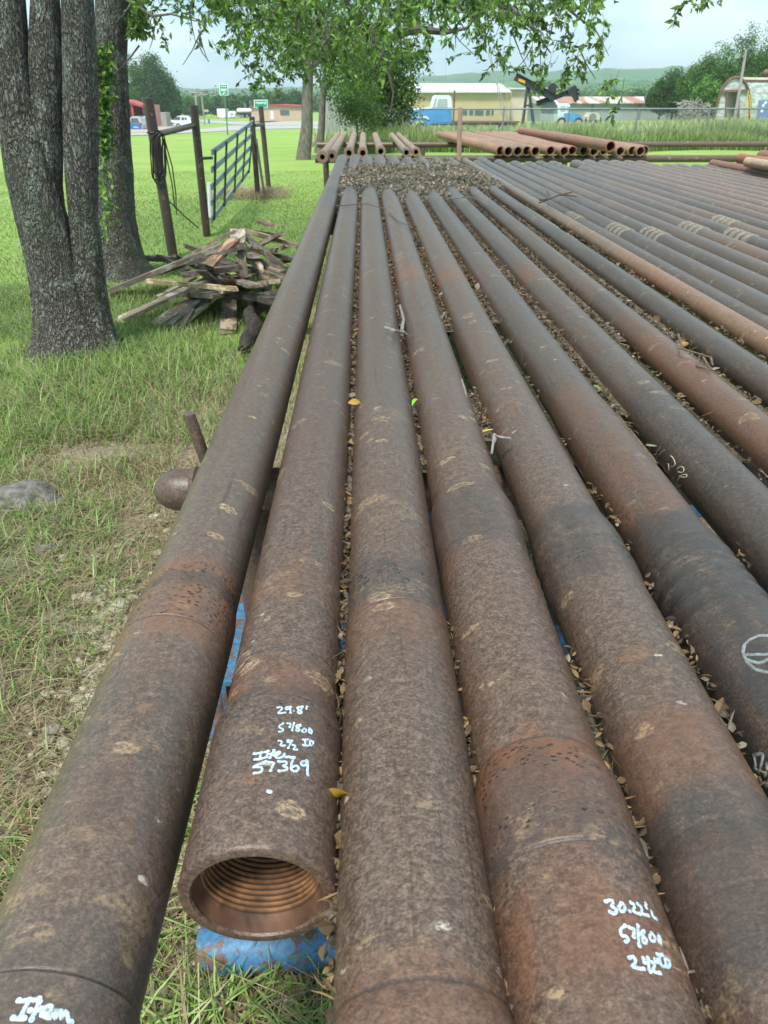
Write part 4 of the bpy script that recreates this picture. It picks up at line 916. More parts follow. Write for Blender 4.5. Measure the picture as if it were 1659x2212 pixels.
# ================================================================ LEFT SIDE: posts, gate, cable
def post_at(xb,yb,xt,yt,r,parent,name='post'):
    b=G(xb,yb); t=atY(xt,yt,b.y); o=MB().tube([(b.x,b.y,-.2),(b.x,b.y,0),(t.x,b.y,t.z-.004),(t.x,b.y,t.z)],[r,r,r,r*.9],22).build(name,M['post'],None,True); rebase(parent,o); return b,t
hb=empty('fence_brace',G(375,555)); tag(hb,'near pair of rusty steel posts joined by a crossbar, black cable on the left post','fence brace','gate posts')
b_a,t_a=post_at(374,555,319,212,.052,hb); b_b,t_b=post_at(447,510,418,227,.046,hb)
ca=atY(341,290,b_a.y); cb=atY(421,270,b_b.y)
rebase(hb,MB().tube([ca,cb],.030,16).build('crossbar',M['post'],None,True))
hb2=empty('fence_brace',G(557,420)); tag(hb2,'far pair of rusty steel posts with a short crossbar at the end of the gate','fence brace','gate posts')
b_c,t_c=post_at(557,422,544,252,.046,hb2); b_d,t_d=post_at(581,411,563,229,.045,hb2)
ca2=atY(550,271,b_c.y); cb2=atY(568,269,b_d.y); rebase(hb2,MB().tube([ca2,cb2],.028,14).build('crossbar',M['post'],None,True))
dg=b_c+Vector((.02,-.02,0)); rebase(hb2,MB().tube([atY(553,300,b_c.y),G(572,428)],.02,10).build('brace_rod',M['post'],None,True))
# gate
gy0,gy1=9.35,13.55
g00=atY(459,325,gy0); g01=atY(457,478,gy0); g10=atY(546,262,gy1); g11=atY(536,372,gy1)
gate=empty('gate',(g01.x,gy0,0)); tag(gate,'sagging grey green steel panel gate hung between the two post pairs','gate')
def gp(s,t): return (g01.lerp(g11,s)).lerp(g00.lerp(g10,s),t)
for t in(0.02,.27,.5,.74,.98):
    rebase(gate,MB().bar(gp(-.01,t),gp(1.01,t),.022,.065).build('rail',M['gate'],None,bevel=.006))
for s in(.02,.24,.5,.75,.98):
    d=Vector((.022,0,0)); rebase(gate,MB().bar(gp(s,-.0)+d,gp(s,1.0)+d,.05,.022,upv=(1,0,0)).build('stay',M['gated'],None,bevel=.004))
rebase(gate,MB().tube([gp(0,.9)+Vector((-.12,-.1,0)),gp(0,.9)],.016,8).build('hinge',M['gated'],None,True))
# cable coil
cab=MB(); c0=b_a+(t_a-b_a)*.72
def loop(cx,cy,rx,ry,ph):
    pts=[]; 
    for q in range(25):
        an=2*math.pi*q/24+ph; x=cx+rx*math.sin(an)+2*math.sin(3*an+ph); y=cy-ry*math.cos(an); pts.append(atY(x,y,b_a.y-.07+.03*math.sin(an)))
    cab.tube(pts,.007,6,cap=False)
loop(341,330,12,48,0); loop(344,342,16,56,.3); loop(337,338,13,50,.8); loop(348,335,9,46,.2)
for pth in([(352,300),(362,350),(372,400),(378,450)],[(355,300),(372,360),(380,420),(381,462)],[(346,390),(360,430),(400,468),(428,492)],[(352,300),(346,360),(358,420)]):
    cab.tube([atY(x,y,b_a.y-.05+.4*i) for i,(x,y) in enumerate(pth)],.007,6,cap=False)
cab.tube([b_a+(t_a-b_a)*.80+Vector((.058*math.cos(q),.058*math.sin(q),0)) for q in np.linspace(0,6.3,17)],.008,6,cap=False)
tag(cab.build('cable',M['wirem'],None,True),'looped black cable hanging from the near left gate post','cable')
# white pvc stub by the gate
tag(MB().tube([G(455,470),atY(452,395,G(455,470).y)],.03,12).build('pipe_stub',M['white'],None,True),'short white plastic stub pipe standing behind the near gate end','pipe stub')
# ================================================================ LUMBER PILE
def board(lab,p0,p1,z0,z1,wd=.10,th=.022,col=(1,1,1),kind='board',rough=True,roll=0):
    a=atZ(*p0,z0) ; b=atZ(*p1,z1); d=b-a; L_=d.length; y=d.normalized(); x=y.cross(Vector((0,0,1))).normalized(); z=x.cross(y)
    q=Matrix.Rotation(roll,3,y); x=q@x; z=q@z
    n=9; vs=[];fs=[]; rr=random.Random(int(p0[0]*13+p0[1]))
    for i in range(n):
        t=i/(n-1); e=rr.uniform(.86,1.03) if rough else 1; c=Vector((0,0,1))*0
        o_=rr.uniform(-.004,.004)
        for sx,sz in((-1,-1),(1,-1),(1,1),(-1,1)): vs.append(Vector((sx*wd/2*e+o_,t*L_+(rr.uniform(-.02,.02) if i in(0,n-1) else 0),sz*th/2+.02*math.sin(t*3)*wd)))
    for i in range(n-1):
        for j in range(4): fs.append((i*4+j,i*4+(j+1)%4,(i+1)*4+(j+1)%4,(i+1)*4+j))
    fs.append((3,2,1,0)); e_=(n-1)*4; fs.append((e_,e_+1,e_+2,e_+3))
    o=MB().add(vs,fs).build(kind,M['wood']); o.matrix_world=Matrix.Translation(a)@Matrix((x,y,z)).transposed().to_4x4(); o.color=(*col,1)
    tag(o,lab,kind,'old boards in the scrap lumber pile'); return o
board('long grey board reaching left from the pile into the grass',(224,634),(479,532),.03,.42,.13,.04)
board('long thin dark board above the leftmost grey one',(312,600),(520,535),.12,.45,.09,.03,(.6,.6,.6))
board('pale grey board pointing to the lower left grass',(258,692),(482,590),.03,.26,.10,.03,(1.7,1.65,1.5))
board('wide light board with flaking paint, lower middle of the pile',(338,700),(452,628),.02,.12,.12,.025,(1.9,1.7,1.5))
board('dark narrow board lying against the wide flaking one',(368,703),(470,622),.05,.16,.045,.03,(.8,.9,.9))
board('white flaked board right of the dark narrow one',(398,688),(492,612),.05,.16,.11,.025,(2.1,2.0,1.8))
board('board end poking from under the white flaked one',(385,706),(408,670),.02,.10,.10,.03,(1.3,1.2,1.1))
board('upright looking pale board at the front of the pile, nearest the pipes',(492,716),(500,612),.02,.10,.12,.025,(1.15,1.0,.95))
board('long board leaning over the top toward the pipes',(514,494),(644,531),.38,.22,.09,.035,(1.3,1.2,1.0))
board('short whitish board at the top of the heap',(514,498),(512,528),.44,.42,.14,.03,(1.8,1.8,1.7))
board('board sloping from the top to the pipe side',(526,508),(612,578),.42,.15,.08,.04)
board('orange brown board on the upper left slope',(443,583),(506,520),.30,.46,.11,.03,(1.4,1.0,.8))
board('pink grey board crossing the upper left slope',(395,560),(505,500),.22,.46,.13,.03,(1.3,1.15,1.05))
board('dark flat board through the middle of the pile',(404,592),(514,579),.26,.34,.12,.04,(.7,.65,.6))
board('thin peeled pale stick across the front of the pile',(320,607),(508,624),.22,.30,.035,.03,(2.3,2.0,1.5))
board('board lying by the foot of the tree behind the near post',(312,557),(394,562),.08,.12,.07,.05,(1.0,.95,.8))
board('grey post standing on end in the middle of the pile',(527,618),(522,530),.18,.45,.07,.06,(1.1,1.05,1.0))
board('grey board on the right flank of the pile',(572,586),(618,602),.25,.2,.10,.03,(1.2,1.1,1.0))
board('white chip of wood on the right flank',(545,618),(580,611),.14,.14,.06,.03,(2.4,2.4,2.2))
board('brown board under the right flank of the pile',(540,560),(610,590),.22,.16,.12,.04,(.9,.8,.7))
board('short board sticking up behind the heap',(560,478),(590,488),.2,.2,.09,.03,(1.3,1.1,1.0))
board('narrow board behind the top of the pile',(545,500),(600,508),.3,.22,.07,.03,(1.1,1.0,.95))
board('splintered board low in the middle of the pile',(430,618),(520,600),.14,.2,.12,.05,(.6,.55,.5))
board('flat board in the dark core of the pile',(460,560),(545,590),.25,.2,.14,.04,(.5,.48,.45))
board('short light slat on the left side',(345,640),(420,600),.12,.2,.05,.02,(1.4,1.3,1.1))
board('short slat lying in front of the dark log',(560,640),(600,650),.08,.06,.07,.03,(.8,.75,.7))
wh_=['long and thin','short and wide','split down its length','dark with rot','pale on one face','warped','nail holed','broken at one end','bent over another','buried deepest','lying flat','leaning left','leaning right','grey and square','narrow and black','brown and chipped','white edged','half hidden','crossing two others','nearest the log','nearest the tree','thin as a lath','rough sawn','stubby']
rs_=random.Random(77)
for k,wd_ in enumerate(wh_):
    x=rs_.uniform(395,585); y=rs_.uniform(535,640); a_=rs_.uniform(-.5,1.2) if k%3 else rs_.uniform(1.6,2.6); l=rs_.uniform(40,105); hh=.30*max(.2,1-abs(x-500)/140)
    board('broken scrap board in the core of the pile, '+wd_,(x,y),(x+l*math.cos(a_),y-l*.5*math.sin(a_)),rs_.uniform(.03,.1)+hh*.4,rs_.uniform(.05,.15)+hh,rs_.uniform(.04,.12),rs_.uniform(.015,.04),(lambda q:(q*1.05,q,q*.93))(rs_.choice([.35,.5,.7,.95,1.2,1.6])))
a=G(526,772); b=atZ(566,655,.12); mb=MB(); mb.tube([a+Vector((0,0,.05)),a.lerp(b,.12)+Vector((.01,0,.06)),a.lerp(b,.3)+Vector((.05,0,.07)),a.lerp(b,.5)+Vector((-.02,0,.10)),a.lerp(b,.75)+Vector((.03,0,.08)),b+Vector((0,.25,.03))],[.03,.05,.062,.045,.052,.03],14)
M['log']=simple('charred_rotten_log',(.06,.05,.042),(.015,.012,.01),30,.95,bmp=1,bd=.02,stretch=(1,.4,1))
tag(mb.build('log',M['log'],None,True),'dark rotten log between the lumber pile and the pipes','log')
# ================================================================ rocks, branches, gravel, grass
def rock(lab,xD,yD,size,seed,flat=.5,name='rock',cat='rock',col=(.28,.27,.24),grp='rocks in the grass',dz=0,rz=0):
    bm=bmesh.new(); bmesh.ops.create_icosphere(bm,subdivisions=4,radius=1); rr=random.Random(seed)
    for v in bm.verts:
        n=mnoise.noise(v.co*1.1+Vector((seed,0,0)))*.45+mnoise.noise(v.co*3+Vector((seed,9,0)))*.15+mnoise.noise(v.co*9)*.04
        v.co=v.co*(1+n); v.co.x*=size[0]; v.co.y*=size[1]; v.co.z*=size[2]
    me=bpy.data.meshes.new(name); bm.to_mesh(me); bm.free(); me.polygons.foreach_set('use_smooth',[True]*len(me.polygons))
    o=link(name,me,M['rockm']); p=G(xD,yD); o.location=(p.x,p.y,p.z+dz); o.rotation_euler=(0,0,rz); tag(o,lab,cat,grp)
M['rockm']=simple('grey_limestone',(.22,.205,.175),(.06,.055,.048),30,.9,bmp=.7,bd=.01,off=True)
rock('broad grey stump like rock at the left edge in the grass',30,1085,(.26,.13,.09),3,dz=-.02)
rock('flat pale stone lying in the lower left grass',92,1192,(.085,.04,.025),5)
rock('flat grey slab left of the pale stone',30,1215,(.09,.05,.015),8)
rock('grey stone beside the gravel near the left pipe',165,1370,(.05,.028,.02),12,rz=-.7)
rock('pale stone seen through the gap right of the unmarked pipe',992,1465,(.05,.035,.03),14)
def gravel():
    n=1300; V=[];F=[];C=[]; bm=bmesh.new(); bmesh.ops.create_icosphere(bm,subdivisions=1,radius=1); bv=np.array([tuple(v.co) for v in bm.verts]); bf=np.array([[v.index for v in f.verts] for f in bm.faces]); bm.free()
    r=np.random.default_rng(21); out=[]
    while len(out)<n:
        k=r.random()
        if k<.45: x,y=r.normal(235,45),r.normal(1400,90)
        elif k<.75: x,y=r.uniform(60,420),r.uniform(1050,1900)
        else: x,y=r.uniform(330,720),r.uniform(1500,2212)
        p=atZ(x,y,0); 
        if p.x<-2.2: continue
        s=r.uniform(.004,.014) if r.random()<.85 else r.uniform(.014,.024); out.append((p.x,p.y,s))
    for i,(x,y,s) in enumerate(out):
        q=bv*np.array((s*r.uniform(.8,1.5),s*r.uniform(.8,1.5),s*.6))*(1+r.normal(size=(len(bv),1))*.13); an=r.uniform(0,6.3); ca,sa=math.cos(an),math.sin(an)
        q=np.stack([q[:,0]*ca-q[:,1]*sa+x,q[:,0]*sa+q[:,1]*ca+y,q[:,2]+s*.25],1); V.append(q);F.append(bf+i*len(bv)); C.append(np.tile(np.array((.42,.375,.29))*r.uniform(.5,1.15),(len(bv),1)))
    tag(link('gravel',npmesh('gravel',np.concatenate(V),np.concatenate(F),False,np.concatenate(C)),M['stone']),'pale limestone pebbles on the bare soil beside the rack','gravel',kind='stuff')
gravel()
def blades(P,h,wd,lean,col,seed=0,segs=3):
    n=len(P); r=np.random.default_rng(seed); an=r.uniform(0,2*math.pi,n); dx,dy=np.cos(an),np.sin(an); sx,sy=-dy,dx
    V=[]
    for k in range(segs+1):
        t=k/segs; z=h*(t-lean*.45*t*t); off=h*lean*t*t; w_=wd*(1-t**1.6)*.5+.0002
        cx=P[:,0]+dx*off; cy=P[:,1]+dy*off; cz=P[:,2]+z
        V.append(np.stack([cx-sx*w_,cy-sy*w_,cz],1)); V.append(np.stack([cx+sx*w_,cy+sy*w_,cz],1))
    V=np.stack(V,1).reshape(-1,3); i=np.arange(n)*(2*(segs+1)); F=np.concatenate([np.stack([i+2*k,i+2*k+1,i+2*k+3,i+2*k+2],1) for k in range(segs)])
    return V,F,np.repeat(col,2*(segs+1),0)
GR=np.array([(.14,.24,.045),(.21,.33,.07),(.29,.41,.13),(.10,.17,.04),(.36,.40,.20)])
DRY=np.array([(.38,.30,.17),(.30,.23,.13),(.45,.38,.24),(.22,.17,.10)])
def visible_mask(x,y,h):
    return True
def grass_zone(name,label,n,x0,x1,y0,y1,hr,wd,gfun,seed,leanr=(.3,1.1)):
    r=np.random.default_rng(seed); xs=[];ys=[]
    need=n; X=r.uniform(x0,x1,n*3); Y=y0+(y1-y0)*r.uniform(0,1,n*3)**1.25
    # keep those in or near view
    ok=(np.abs(X)<.60*Y+.62)
    pr=np.array([gfun(a,b) for a,b in zip(X,Y)]); ok&=(r.random(n*3)<pr[:,0]); X,Y,pr=X[ok][:n],Y[ok][:n],pr[ok][:n]; n=len(X)
    Z=np.array([zg(a,b) for a,b in zip(X,Y)])-.01
    isdry=r.random(n)<pr[:,1]; col=pal(n,GR,[.22,.28,.24,.14,.12]); cd=pal(n,DRY); col[isdry]=cd[isdry]
    h=r.uniform(*hr,n)*(pr[:,2]); lean=r.uniform(*leanr,n); lean[isdry]=r.uniform(.8,1.7,isdry.sum())
    V,F,C=blades(np.stack([X,Y,Z],1),h,wd*r.uniform(.6,1.4,n),lean,col,seed)
    tag(link(name,npmesh(name,V,F,False,C),M['grass']),label,'grass',kind='stuff')
def gnear(x,y):
    # density, dryness, height factor
    edge=-.78-.06*y; d=(edge-x)   # >0 further left of the bare strip
    tuft=.5+.9*mnoise.noise((x*2.6,y*2.6,1)); 
    if y<3.2:
        k=min(1,max(0,.55+.8*(d-.1)))
        if x>-.55: return (max(0.0,.30+.5*mnoise.noise((x*7,y*7,2)))*(.6 if x>.2 else 1),.55,.75)
        return (k*min(1,max(.12,1.4*tuft-.25)),.5-.2*k,.85)
    if x>-.2: return (.5 if y<11 else .9,.3,.5)
    k=min(1,max(.25,.45+.7*(d+.3)))
    return (k*min(1,max(.25,tuft+.3)),.18 if y>4 else .28,.9+.4*mnoise.noise((x*1.1,y*1.1,8))+.6*math.exp(-((x+1.7)**2/.6+(y-3.9)**2/.7)))
grass_zone('grass','rough tufted grass left of the rack around the trees',85000,-4.4,.9,.1,6.6,(.045,.15),.0042,gnear,31)
def gmid(x,y):
    if -.4<x<9.5 and y<12: return (.15,.3,.5)
    return (1,.10+.15*(mnoise.noise((x*.8,y*.8,3))>.2),.7+.4*mnoise.noise((x*.9,y*.9,8)))
grass_zone('grass','short mown lawn beyond the lumber pile',110000,-10,2.5,6.,19,(.03,.075),.007,gmid,32)
grass_zone('grass','dry pale tufts under the gate end posts',3500,-2.9,-1.3,13.0,14.8,(.05,.22),.006,lambda x,y:(math.exp(-((x+1.95)**2/.22+(y-13.9)**2/.5)),.95,1.),33)
def gn2(x,y):
    d=(-.80-x)/.5; n_=mnoise.noise((x*5,y*5,2)); gq=math.exp(-((x+.86)**2/.03+(y-1.5)**2/.12)); return (min(1,max(.03,d*.9+.12+1.3*n_-gq)),.45,.85)
grass_zone('grass','green tufts and dry stalks on the bare soil left of the rack',11000,-2.0,-.5,.15,2.6,(.05,.15),.0042,gn2,36,(.5,1.6))
# tufts under the open pipe end
def gt(x,y): return (min(1,max(0,.25+1.2*mnoise.noise((x*9,y*9,5)))),.25,1.)
grass_zone('grass','long green blades and dry stalks under the open threaded end',2600,-.62,.02,.42,1.15,(.06,.17),.0058,gt,34,(.4,1.5))
grass_zone('grass','flattened dry straw thatch under the open threaded end',16000,-1.6,.1,.2,3.0,(.04,.11),.0030,lambda x,y:(.9,1.,1.),35,(1.6,2.6))
def gtall(x,y):
    n=mnoise.noise((x*.35,y*.5,0)); return (1,.22+.25*(mnoise.noise((x*.5,y,4))>.15),.85+.55*n)
def tallgrass():
    r=np.random.default_rng(40); n=90000; X=r.uniform(-1.2,19,n); yy=r.uniform(0,1,n); Y=26.2+yy*6.5+.8*np.sin(X*.7)
    Z=np.array([zg(a,b) for a,b in zip(X,Y)]); k=np.array([mnoise.noise((a*.45,b*.4,0)) for a,b in zip(X,Y)]); k2=np.array([mnoise.noise((a*.8,b*.8,6)) for a,b in zip(X,Y)])
    h=(.55+.45*k+.12*k2)*r.uniform(.5,1.25,n)*np.clip((Y-25.4)/1.2,.35,1)*np.clip((X+2.2)/2.5,.5,1)*1.15; h=np.clip(h,.12,1.3)
    col=pal(n,GR*.95,[.25,.25,.2,.2,.1]); dry=r.random(n)<np.clip(.18+.5*k2,.04,.6); cd=pal(n,np.array([(.38,.38,.20),(.46,.42,.26),(.30,.32,.15)])); col[dry]=cd[dry]
    V,F,C=blades(np.stack([X,Y,Z],1),h,.022*r.uniform(.5,1.4,n),r.uniform(.15,.8,n),col,41)
    tag(link('tall_grass',npmesh('tall_grass',V,F,False,C),M['grass']),'tall unmown grass and weeds along the chain link fence','tall grass',kind='stuff')
    n=45000; X=r.uniform(-2.5,34,n); Y=33+r.uniform(0,1,n)**1.3*28; Z=np.array([zg(a,b) for a,b in zip(X,Y)])
    col=pal(n,GR*1.05); dry=r.random(n)<.4; cd=pal(n,np.array([(.44,.42,.26),(.52,.48,.32),(.36,.38,.18)])); col[dry]=cd[dry]
    V,F,C=blades(np.stack([X,Y,Z],1),r.uniform(.25,.8,n),.04*r.uniform(.5,1.4,n),r.uniform(.2,.8,n),col,42)
    tag(link('tall_grass',npmesh('tall_grass',V,F,False,C),M['grass']),'weedy field behind the chain link fence around the machinery','tall grass',kind='stuff')
tallgrass()
# ================================================================ BACKGROUND: fence, machines, buildings
def mper(Y,z=0): return 1/px(Y,z)
def face_poly(pts,Y,depth,name,mat,parent,yaw=0,m=0):
    """outline given at distance Y, extruded backwards by depth"""
    f=[atY(x,y,Y) for x,y in pts]; n=len(f); b=[p+Vector((0,depth,0)) for p in f]
    mb=MB(); mb.add(f+b,[tuple(range(n)),tuple(range(2*n-1,n-1,-1))]+[(j,j+n,(j+1)%n+n,(j+1)%n) for j in range(n)])
    o=mb.build(name,mat,None); return rebase(parent,o)
def wbox(x0,x1,yt,yb,Y,depth,name,mat,parent,bevel=0,sink=.0):
    a=atY(x0,yt,Y);b=atY(x1,yb,Y); mb=MB().box(((a.x+b.x)/2,Y+depth/2,(a.z+b.z-sink)/2),(abs(b.x-a.x),depth,abs(a.z-b.z)+sink)); return rebase(parent,mb.build(name,mat,None,bevel=bevel))
def thing_at(name,label,cat,xD,yD,group=None,Y=None):
    p=G(xD,yD)
    if Y: p=atY(xD,yD,Y); p.z=zg(p.x,Y)
    r=empty(name,p); tag(r,label,cat,group); return r,p.y,p
# chain link fence
FY=29.0; fz=atY(1362,303,FY).z
fence=empty('chain_link_fence',(8,FY,zg(8,FY))); tag(fence,'grey chain link fence standing in the tall grass in front of the truck','fence')
zt=atY(1369,235.5,FY).z
rebase(fence,MB().tube([(atY(905,235,FY).x,FY,zt),(24,FY,zt+.02)],.026,8).build('top_rail',M['galv'],None,True))
for xd in(905,1083,1222,1368,1519,1660,1790):
    b=atY(xd,303,FY); rebase(fence,MB().tube([(b.x,FY,zg(b.x,FY)-.1),(b.x+.02,FY,zt+.06)],.032,10).build('post',M['galv'],None,True))
mb=MB(); x0=atY(905,235,FY).x; x=x0-1.2
while x<23:
    for s in(1,-1):
        a_=(x,FY+.02*s,zt) if s==1 else (x+1.3,FY-.02,zt); b_=(x+1.3,FY+.02*s,fz) if s==1 else (x,FY-.02,fz)
        mb.tube([a_,b_],.0022,3,cap=False)
    x+=.085
rebase(fence,mb.build('mesh',M['galv'],None))
# grey board fence behind the drooping trees
bf=empty('board_fence',(0,40,zg(0,40))); tag(bf,'grey upright board fence behind the drooping trees','fence')
xa=atY(700,240,40).x; xb=atY(884,240,40).x; mb=MB(); x=xa
while x<xb:
    h=1.75+random.uniform(-.06,.06); mb.box((x,40+random.uniform(-.01,.01),zg(x,40)+h/2-.05),(.132,.02,h+.1)); x+=.145
rebase(bf,mb.build('boards',M['boards'],None))
# guy wire with yellow guard
gb=G(913,307); gt=atY(868,229,gb.y); g2=gb+(gt-gb)*1.75
gw=empty('guy_wire',gb); tag(gw,'slanting guy wire with a long yellow plastic guard beside the blue truck','guy wire')
rebase(gw,MB().tube([gb+(gt-gb)*-.03,gt],.045,12).build('guard',M['yellow'],None,True))
rebase(gw,MB().tube([gb,g2],.014,6).build('wire',M['galv'],None,True))
# old blue truck
tr,TY,tpz=thing_at('old_truck','old blue and white cab truck with an empty flatbed standing in tall grass','truck',909,284,Y=50)
TD=1.9
def tp_(pts,name,mat,dy=0,depth=TD,parent=None): return face_poly(pts,TY+dy,depth,name,mat,parent or tr)
def arch(cx,cy,r,n=9): return [(cx+r*math.cos(math.pi*(1-q/(n-1))),cy-r*math.sin(math.pi*(1-q/(n-1)))) for q in range(n)]
tp_([(884,244),(893,238),(933,235),(936,232.5),(976,232.5),(976,267),(930,267),(926,276),(924,276)]+arch(908,276,16)[::-1]+[(886,276)],'body',M['trblue'])
tp_([(890,238.5),(893,236.5),(934,232),(934,235.5),(893,240.5)],'hood',M['trwhite'],.12,TD-.24)
tp_([(933,232.5),(939,209),(944,205.5),(970,205.5),(975,210),(976,232.5)],'cab',M['trwhite'],.06,TD-.12)
w_=tp_([(943,231),(947,213.5),(966,213.5),(967,231)],'window',M['glassl'],.045,.02)
tp_([(935.5,231),(940.5,212),(943.5,212),(940.5,231)],'vent_window',M['glassl'],.045,.02)
tp_([(888,254),(892,251),(922,251),(928,258),(924,258),(919,255),(897,255),(891,258)],'fender_trim',M['trwhite'],-.05,.1)
d_=tp_([(941,234),(972,234),(972,264),(941,264)],'door',M['trblue'],-.018,.03)
h_=tp_([(964,240),(970,240),(970,241.2),(964,241.2)],'door_handle',M['galv'],-.03,.02)
tp_([(883.5,243),(886,242),(886,270),(883.5,270)],'grille',M['trwhite'],.1,TD-.2)
tp_([(976,262),(1122,262),(1122,265.5),(976,265.5)],'flatbed',M['rusttrim'],-.1,TD+.3)
tp_([(930,267),(1118,266),(1118,270),(930,271)],'chassis',M['rusttrim'],.5,.9)
def wheel(parent,c,r,wd):
    t=MB(); ri=MB(); seq=[(r*.6,-wd/2),(r*.93,-wd/2),(r,-wd/4),(r,wd/4),(r*.93,wd/2),(r*.6,wd/2)]; n=24; vs=[];fs=[]
    for rr,dy in seq:
        for j in range(n): a=2*math.pi*j/n; vs.append((c[0]+rr*math.cos(a),c[1]+dy,c[2]+rr*math.sin(a)))
    for i in range(len(seq)-1):
        for j in range(n): fs.append((i*n+j,i*n+(j+1)%n,(i+1)*n+(j+1)%n,(i+1)*n+j))
    o=rebase(parent,t.add(vs,fs).build('wheel',M['tyre'],None,True))
    ri.tube([(c[0],c[1]-wd*.42,c[2]),(c[0],c[1]+wd*.42,c[2])],[r*.6,r*.6],20); 
    q=ri.build('rim',M['rim'],None,True); q.parent=o; return o
for xd in(909,1085,1100):
    c=atY(xd,279,TY+.3); wheel(tr,(c.x,TY+.25,c.z),12.5*mper(TY,0)*1.0,.28)
# thin poles
for xd,yt,yb,Y_,r,lab,mat in((982,195,266,TY-.8,.055,'rusty thin pole standing right behind the blue cab','rusttrim'),):
    t=atY(xd,yt,Y_); tag(MB().tube([(t.x,Y_,zg(t.x,Y_)-.1),(t.x,Y_,t.z)],r,10).build('steel_pole',M[mat],None,True),lab,'pole')
dm=empty('gin_pole_mast',(G(1090,262))); tag(dm,'two thin leaning mast poles with guy lines left of the pump jack','mast'); DY=G(1090,262).y
for a,b in(((1057,100),(1088,262)),((1054,112),(1099,262))): rebase(dm,MB().tube([atY(*a,DY),atY(*b,DY)],.055,8).build('pole',M['greypole'],None,True))
rebase(dm,MB().tube([atY(1096,160,DY+.3),atY(1094,262,DY+.3)],.04,8).build('pole',M['greypole'],None,True))
for a,b in(((1050,60),(1135,220)),((965,110),(960,225)),): rebase(dm,MB().tube([atY(*a,DY),atY(*b,DY)],.012,5).build('guy_line',M['galv'],None))
# pump jack
pj,PY,pp_=thing_at('pump_jack','black pump jack with an orange decal on its tilted beam','pump jack',1140,254,Y=58)
def beam(a,b,t,name,mat='black',w_=.35,dy=0):
    A=atY(*a,PY+dy);B=atY(*b,PY+dy); k=mper(PY); mb=MB(); mb.bar(A,B,w_*.25,t*k,upv=(0,0,1)); 
    d=(B-A).normalized(); u=Vector((-d.z,0,d.x)) 
    if u.z<0: u=-u
    for s in(1,-1): mb.bar(A+u*s*t*k/2,B+u*s*t*k/2,w_,.04,upv=(0,0,1))
    return rebase(pj,mb.build(name,M[mat],None))
beam((1113,165),(1198,211),13,'walking_beam'); beam((1159,224),(1233,197),9,'lower_beam',dy=.4)
A=atY(1127,173.5,PY-.2); 
face_poly([(1120.5,168.5),(1135,174.5),(1134,181),(1119.5,175)],PY-.2,.03,'decal',M['orange'],pj)
for a,b,dy in(((1139,188),(1126,284),-.6),((1142,188),(1156,284),-.6),((1139,188),(1128,284),.8),((1142,188),(1154,284),.8)): rebase(pj,MB().tube([atY(*a,PY),atY(*b,PY+dy)],.09,8).build('leg',M['black'],None,True))
rebase(pj,MB().bar(atY(1133,228,PY-.3),atY(1147,228,PY-.3),.06,.1).build('cross_brace',M['black'],None))
face_poly([(1227,196),(1231,190),(1237,186.5),(1244,184.5),(1249,192),(1251.5,202),(1250,214),(1244,221),(1241,213),(1237,207),(1229,206)],PY+.2,.45,'horse_head',M['black'],pj)
for q in range(4): 
    rebase(pj,MB().bar(atY(1246+q,190+q*8,PY+.1),atY(1251-q*.8,193+q*8,PY+.1),.5,.05).build('rung',M['galv'],None))
c=atY(1192.5,190,PY+.2); 
rebase(pj,MB().tube([(c.x,PY,c.z),(c.x,PY+.3,c.z)],.30,18).build('sheave',M['black'],None,True))
rebase(pj,MB().bar(atY(1195,196,PY+.2),atY(1195,212,PY+.2),.5,.3).build('bearing_post',M['black'],None))
face_poly([(1170,224),(1195,214),(1204,228),(1204,246),(1178,246)],PY+.3,1.2,'gear_box',M['galv'],pj)
# tan warehouse
wh,WY,wp=thing_at('warehouse','long tan metal warehouse with a pale roof behind the blue truck','warehouse',1000,262,Y=112)
wbox(868,1100,196,262,WY,14,'wall',M['tanwall'],wh,sink=1.0)
wbox(1100.5,1212,193,260,WY+2,10,'annex_wall',M['tan2'] if 'tan2' in M else M['tan'],wh,sink=1.0)
for x0_,x1_ in((1000,1009),(1014,1022),(1026,1044),(1050,1058),(1062,1066)):
    wbox(x0_,x1_,238,249,WY-.05,.12,'window',M['glass'],wh)
a=atY(862,196.8,WY-.5);b=atY(1104,196.8,WY-.5); t=atY(1000,180,WY+9)
zr=t.z; mb=MB(); mb.add([(a.x,WY-.5,a.z),(b.x,WY-.5,a.z),(b.x,WY+9,zr),(a.x,WY+9,zr),(a.x,WY-.5,a.z-.18),(b.x,WY-.5,a.z-.18),(b.x,WY+18,a.z),(a.x,WY+18,a.z)],[(0,1,2,3),(4,5,1,0),(3,2,6,7),(1,5,6,2),(5,4,7,6),(0,3,7,4)]); rebase(wh,mb.build('roof',M['whiteroof'],None))
a=atY(1100,193,WY+1.6);b=atY(1216,195,WY+1.6);mb=MB(); mb.box(((a.x+b.x)/2,WY+7,a.z+.1),(b.x-a.x,11,.2)); rebase(wh,mb.build('annex_roof',M['whiteroof'],None))
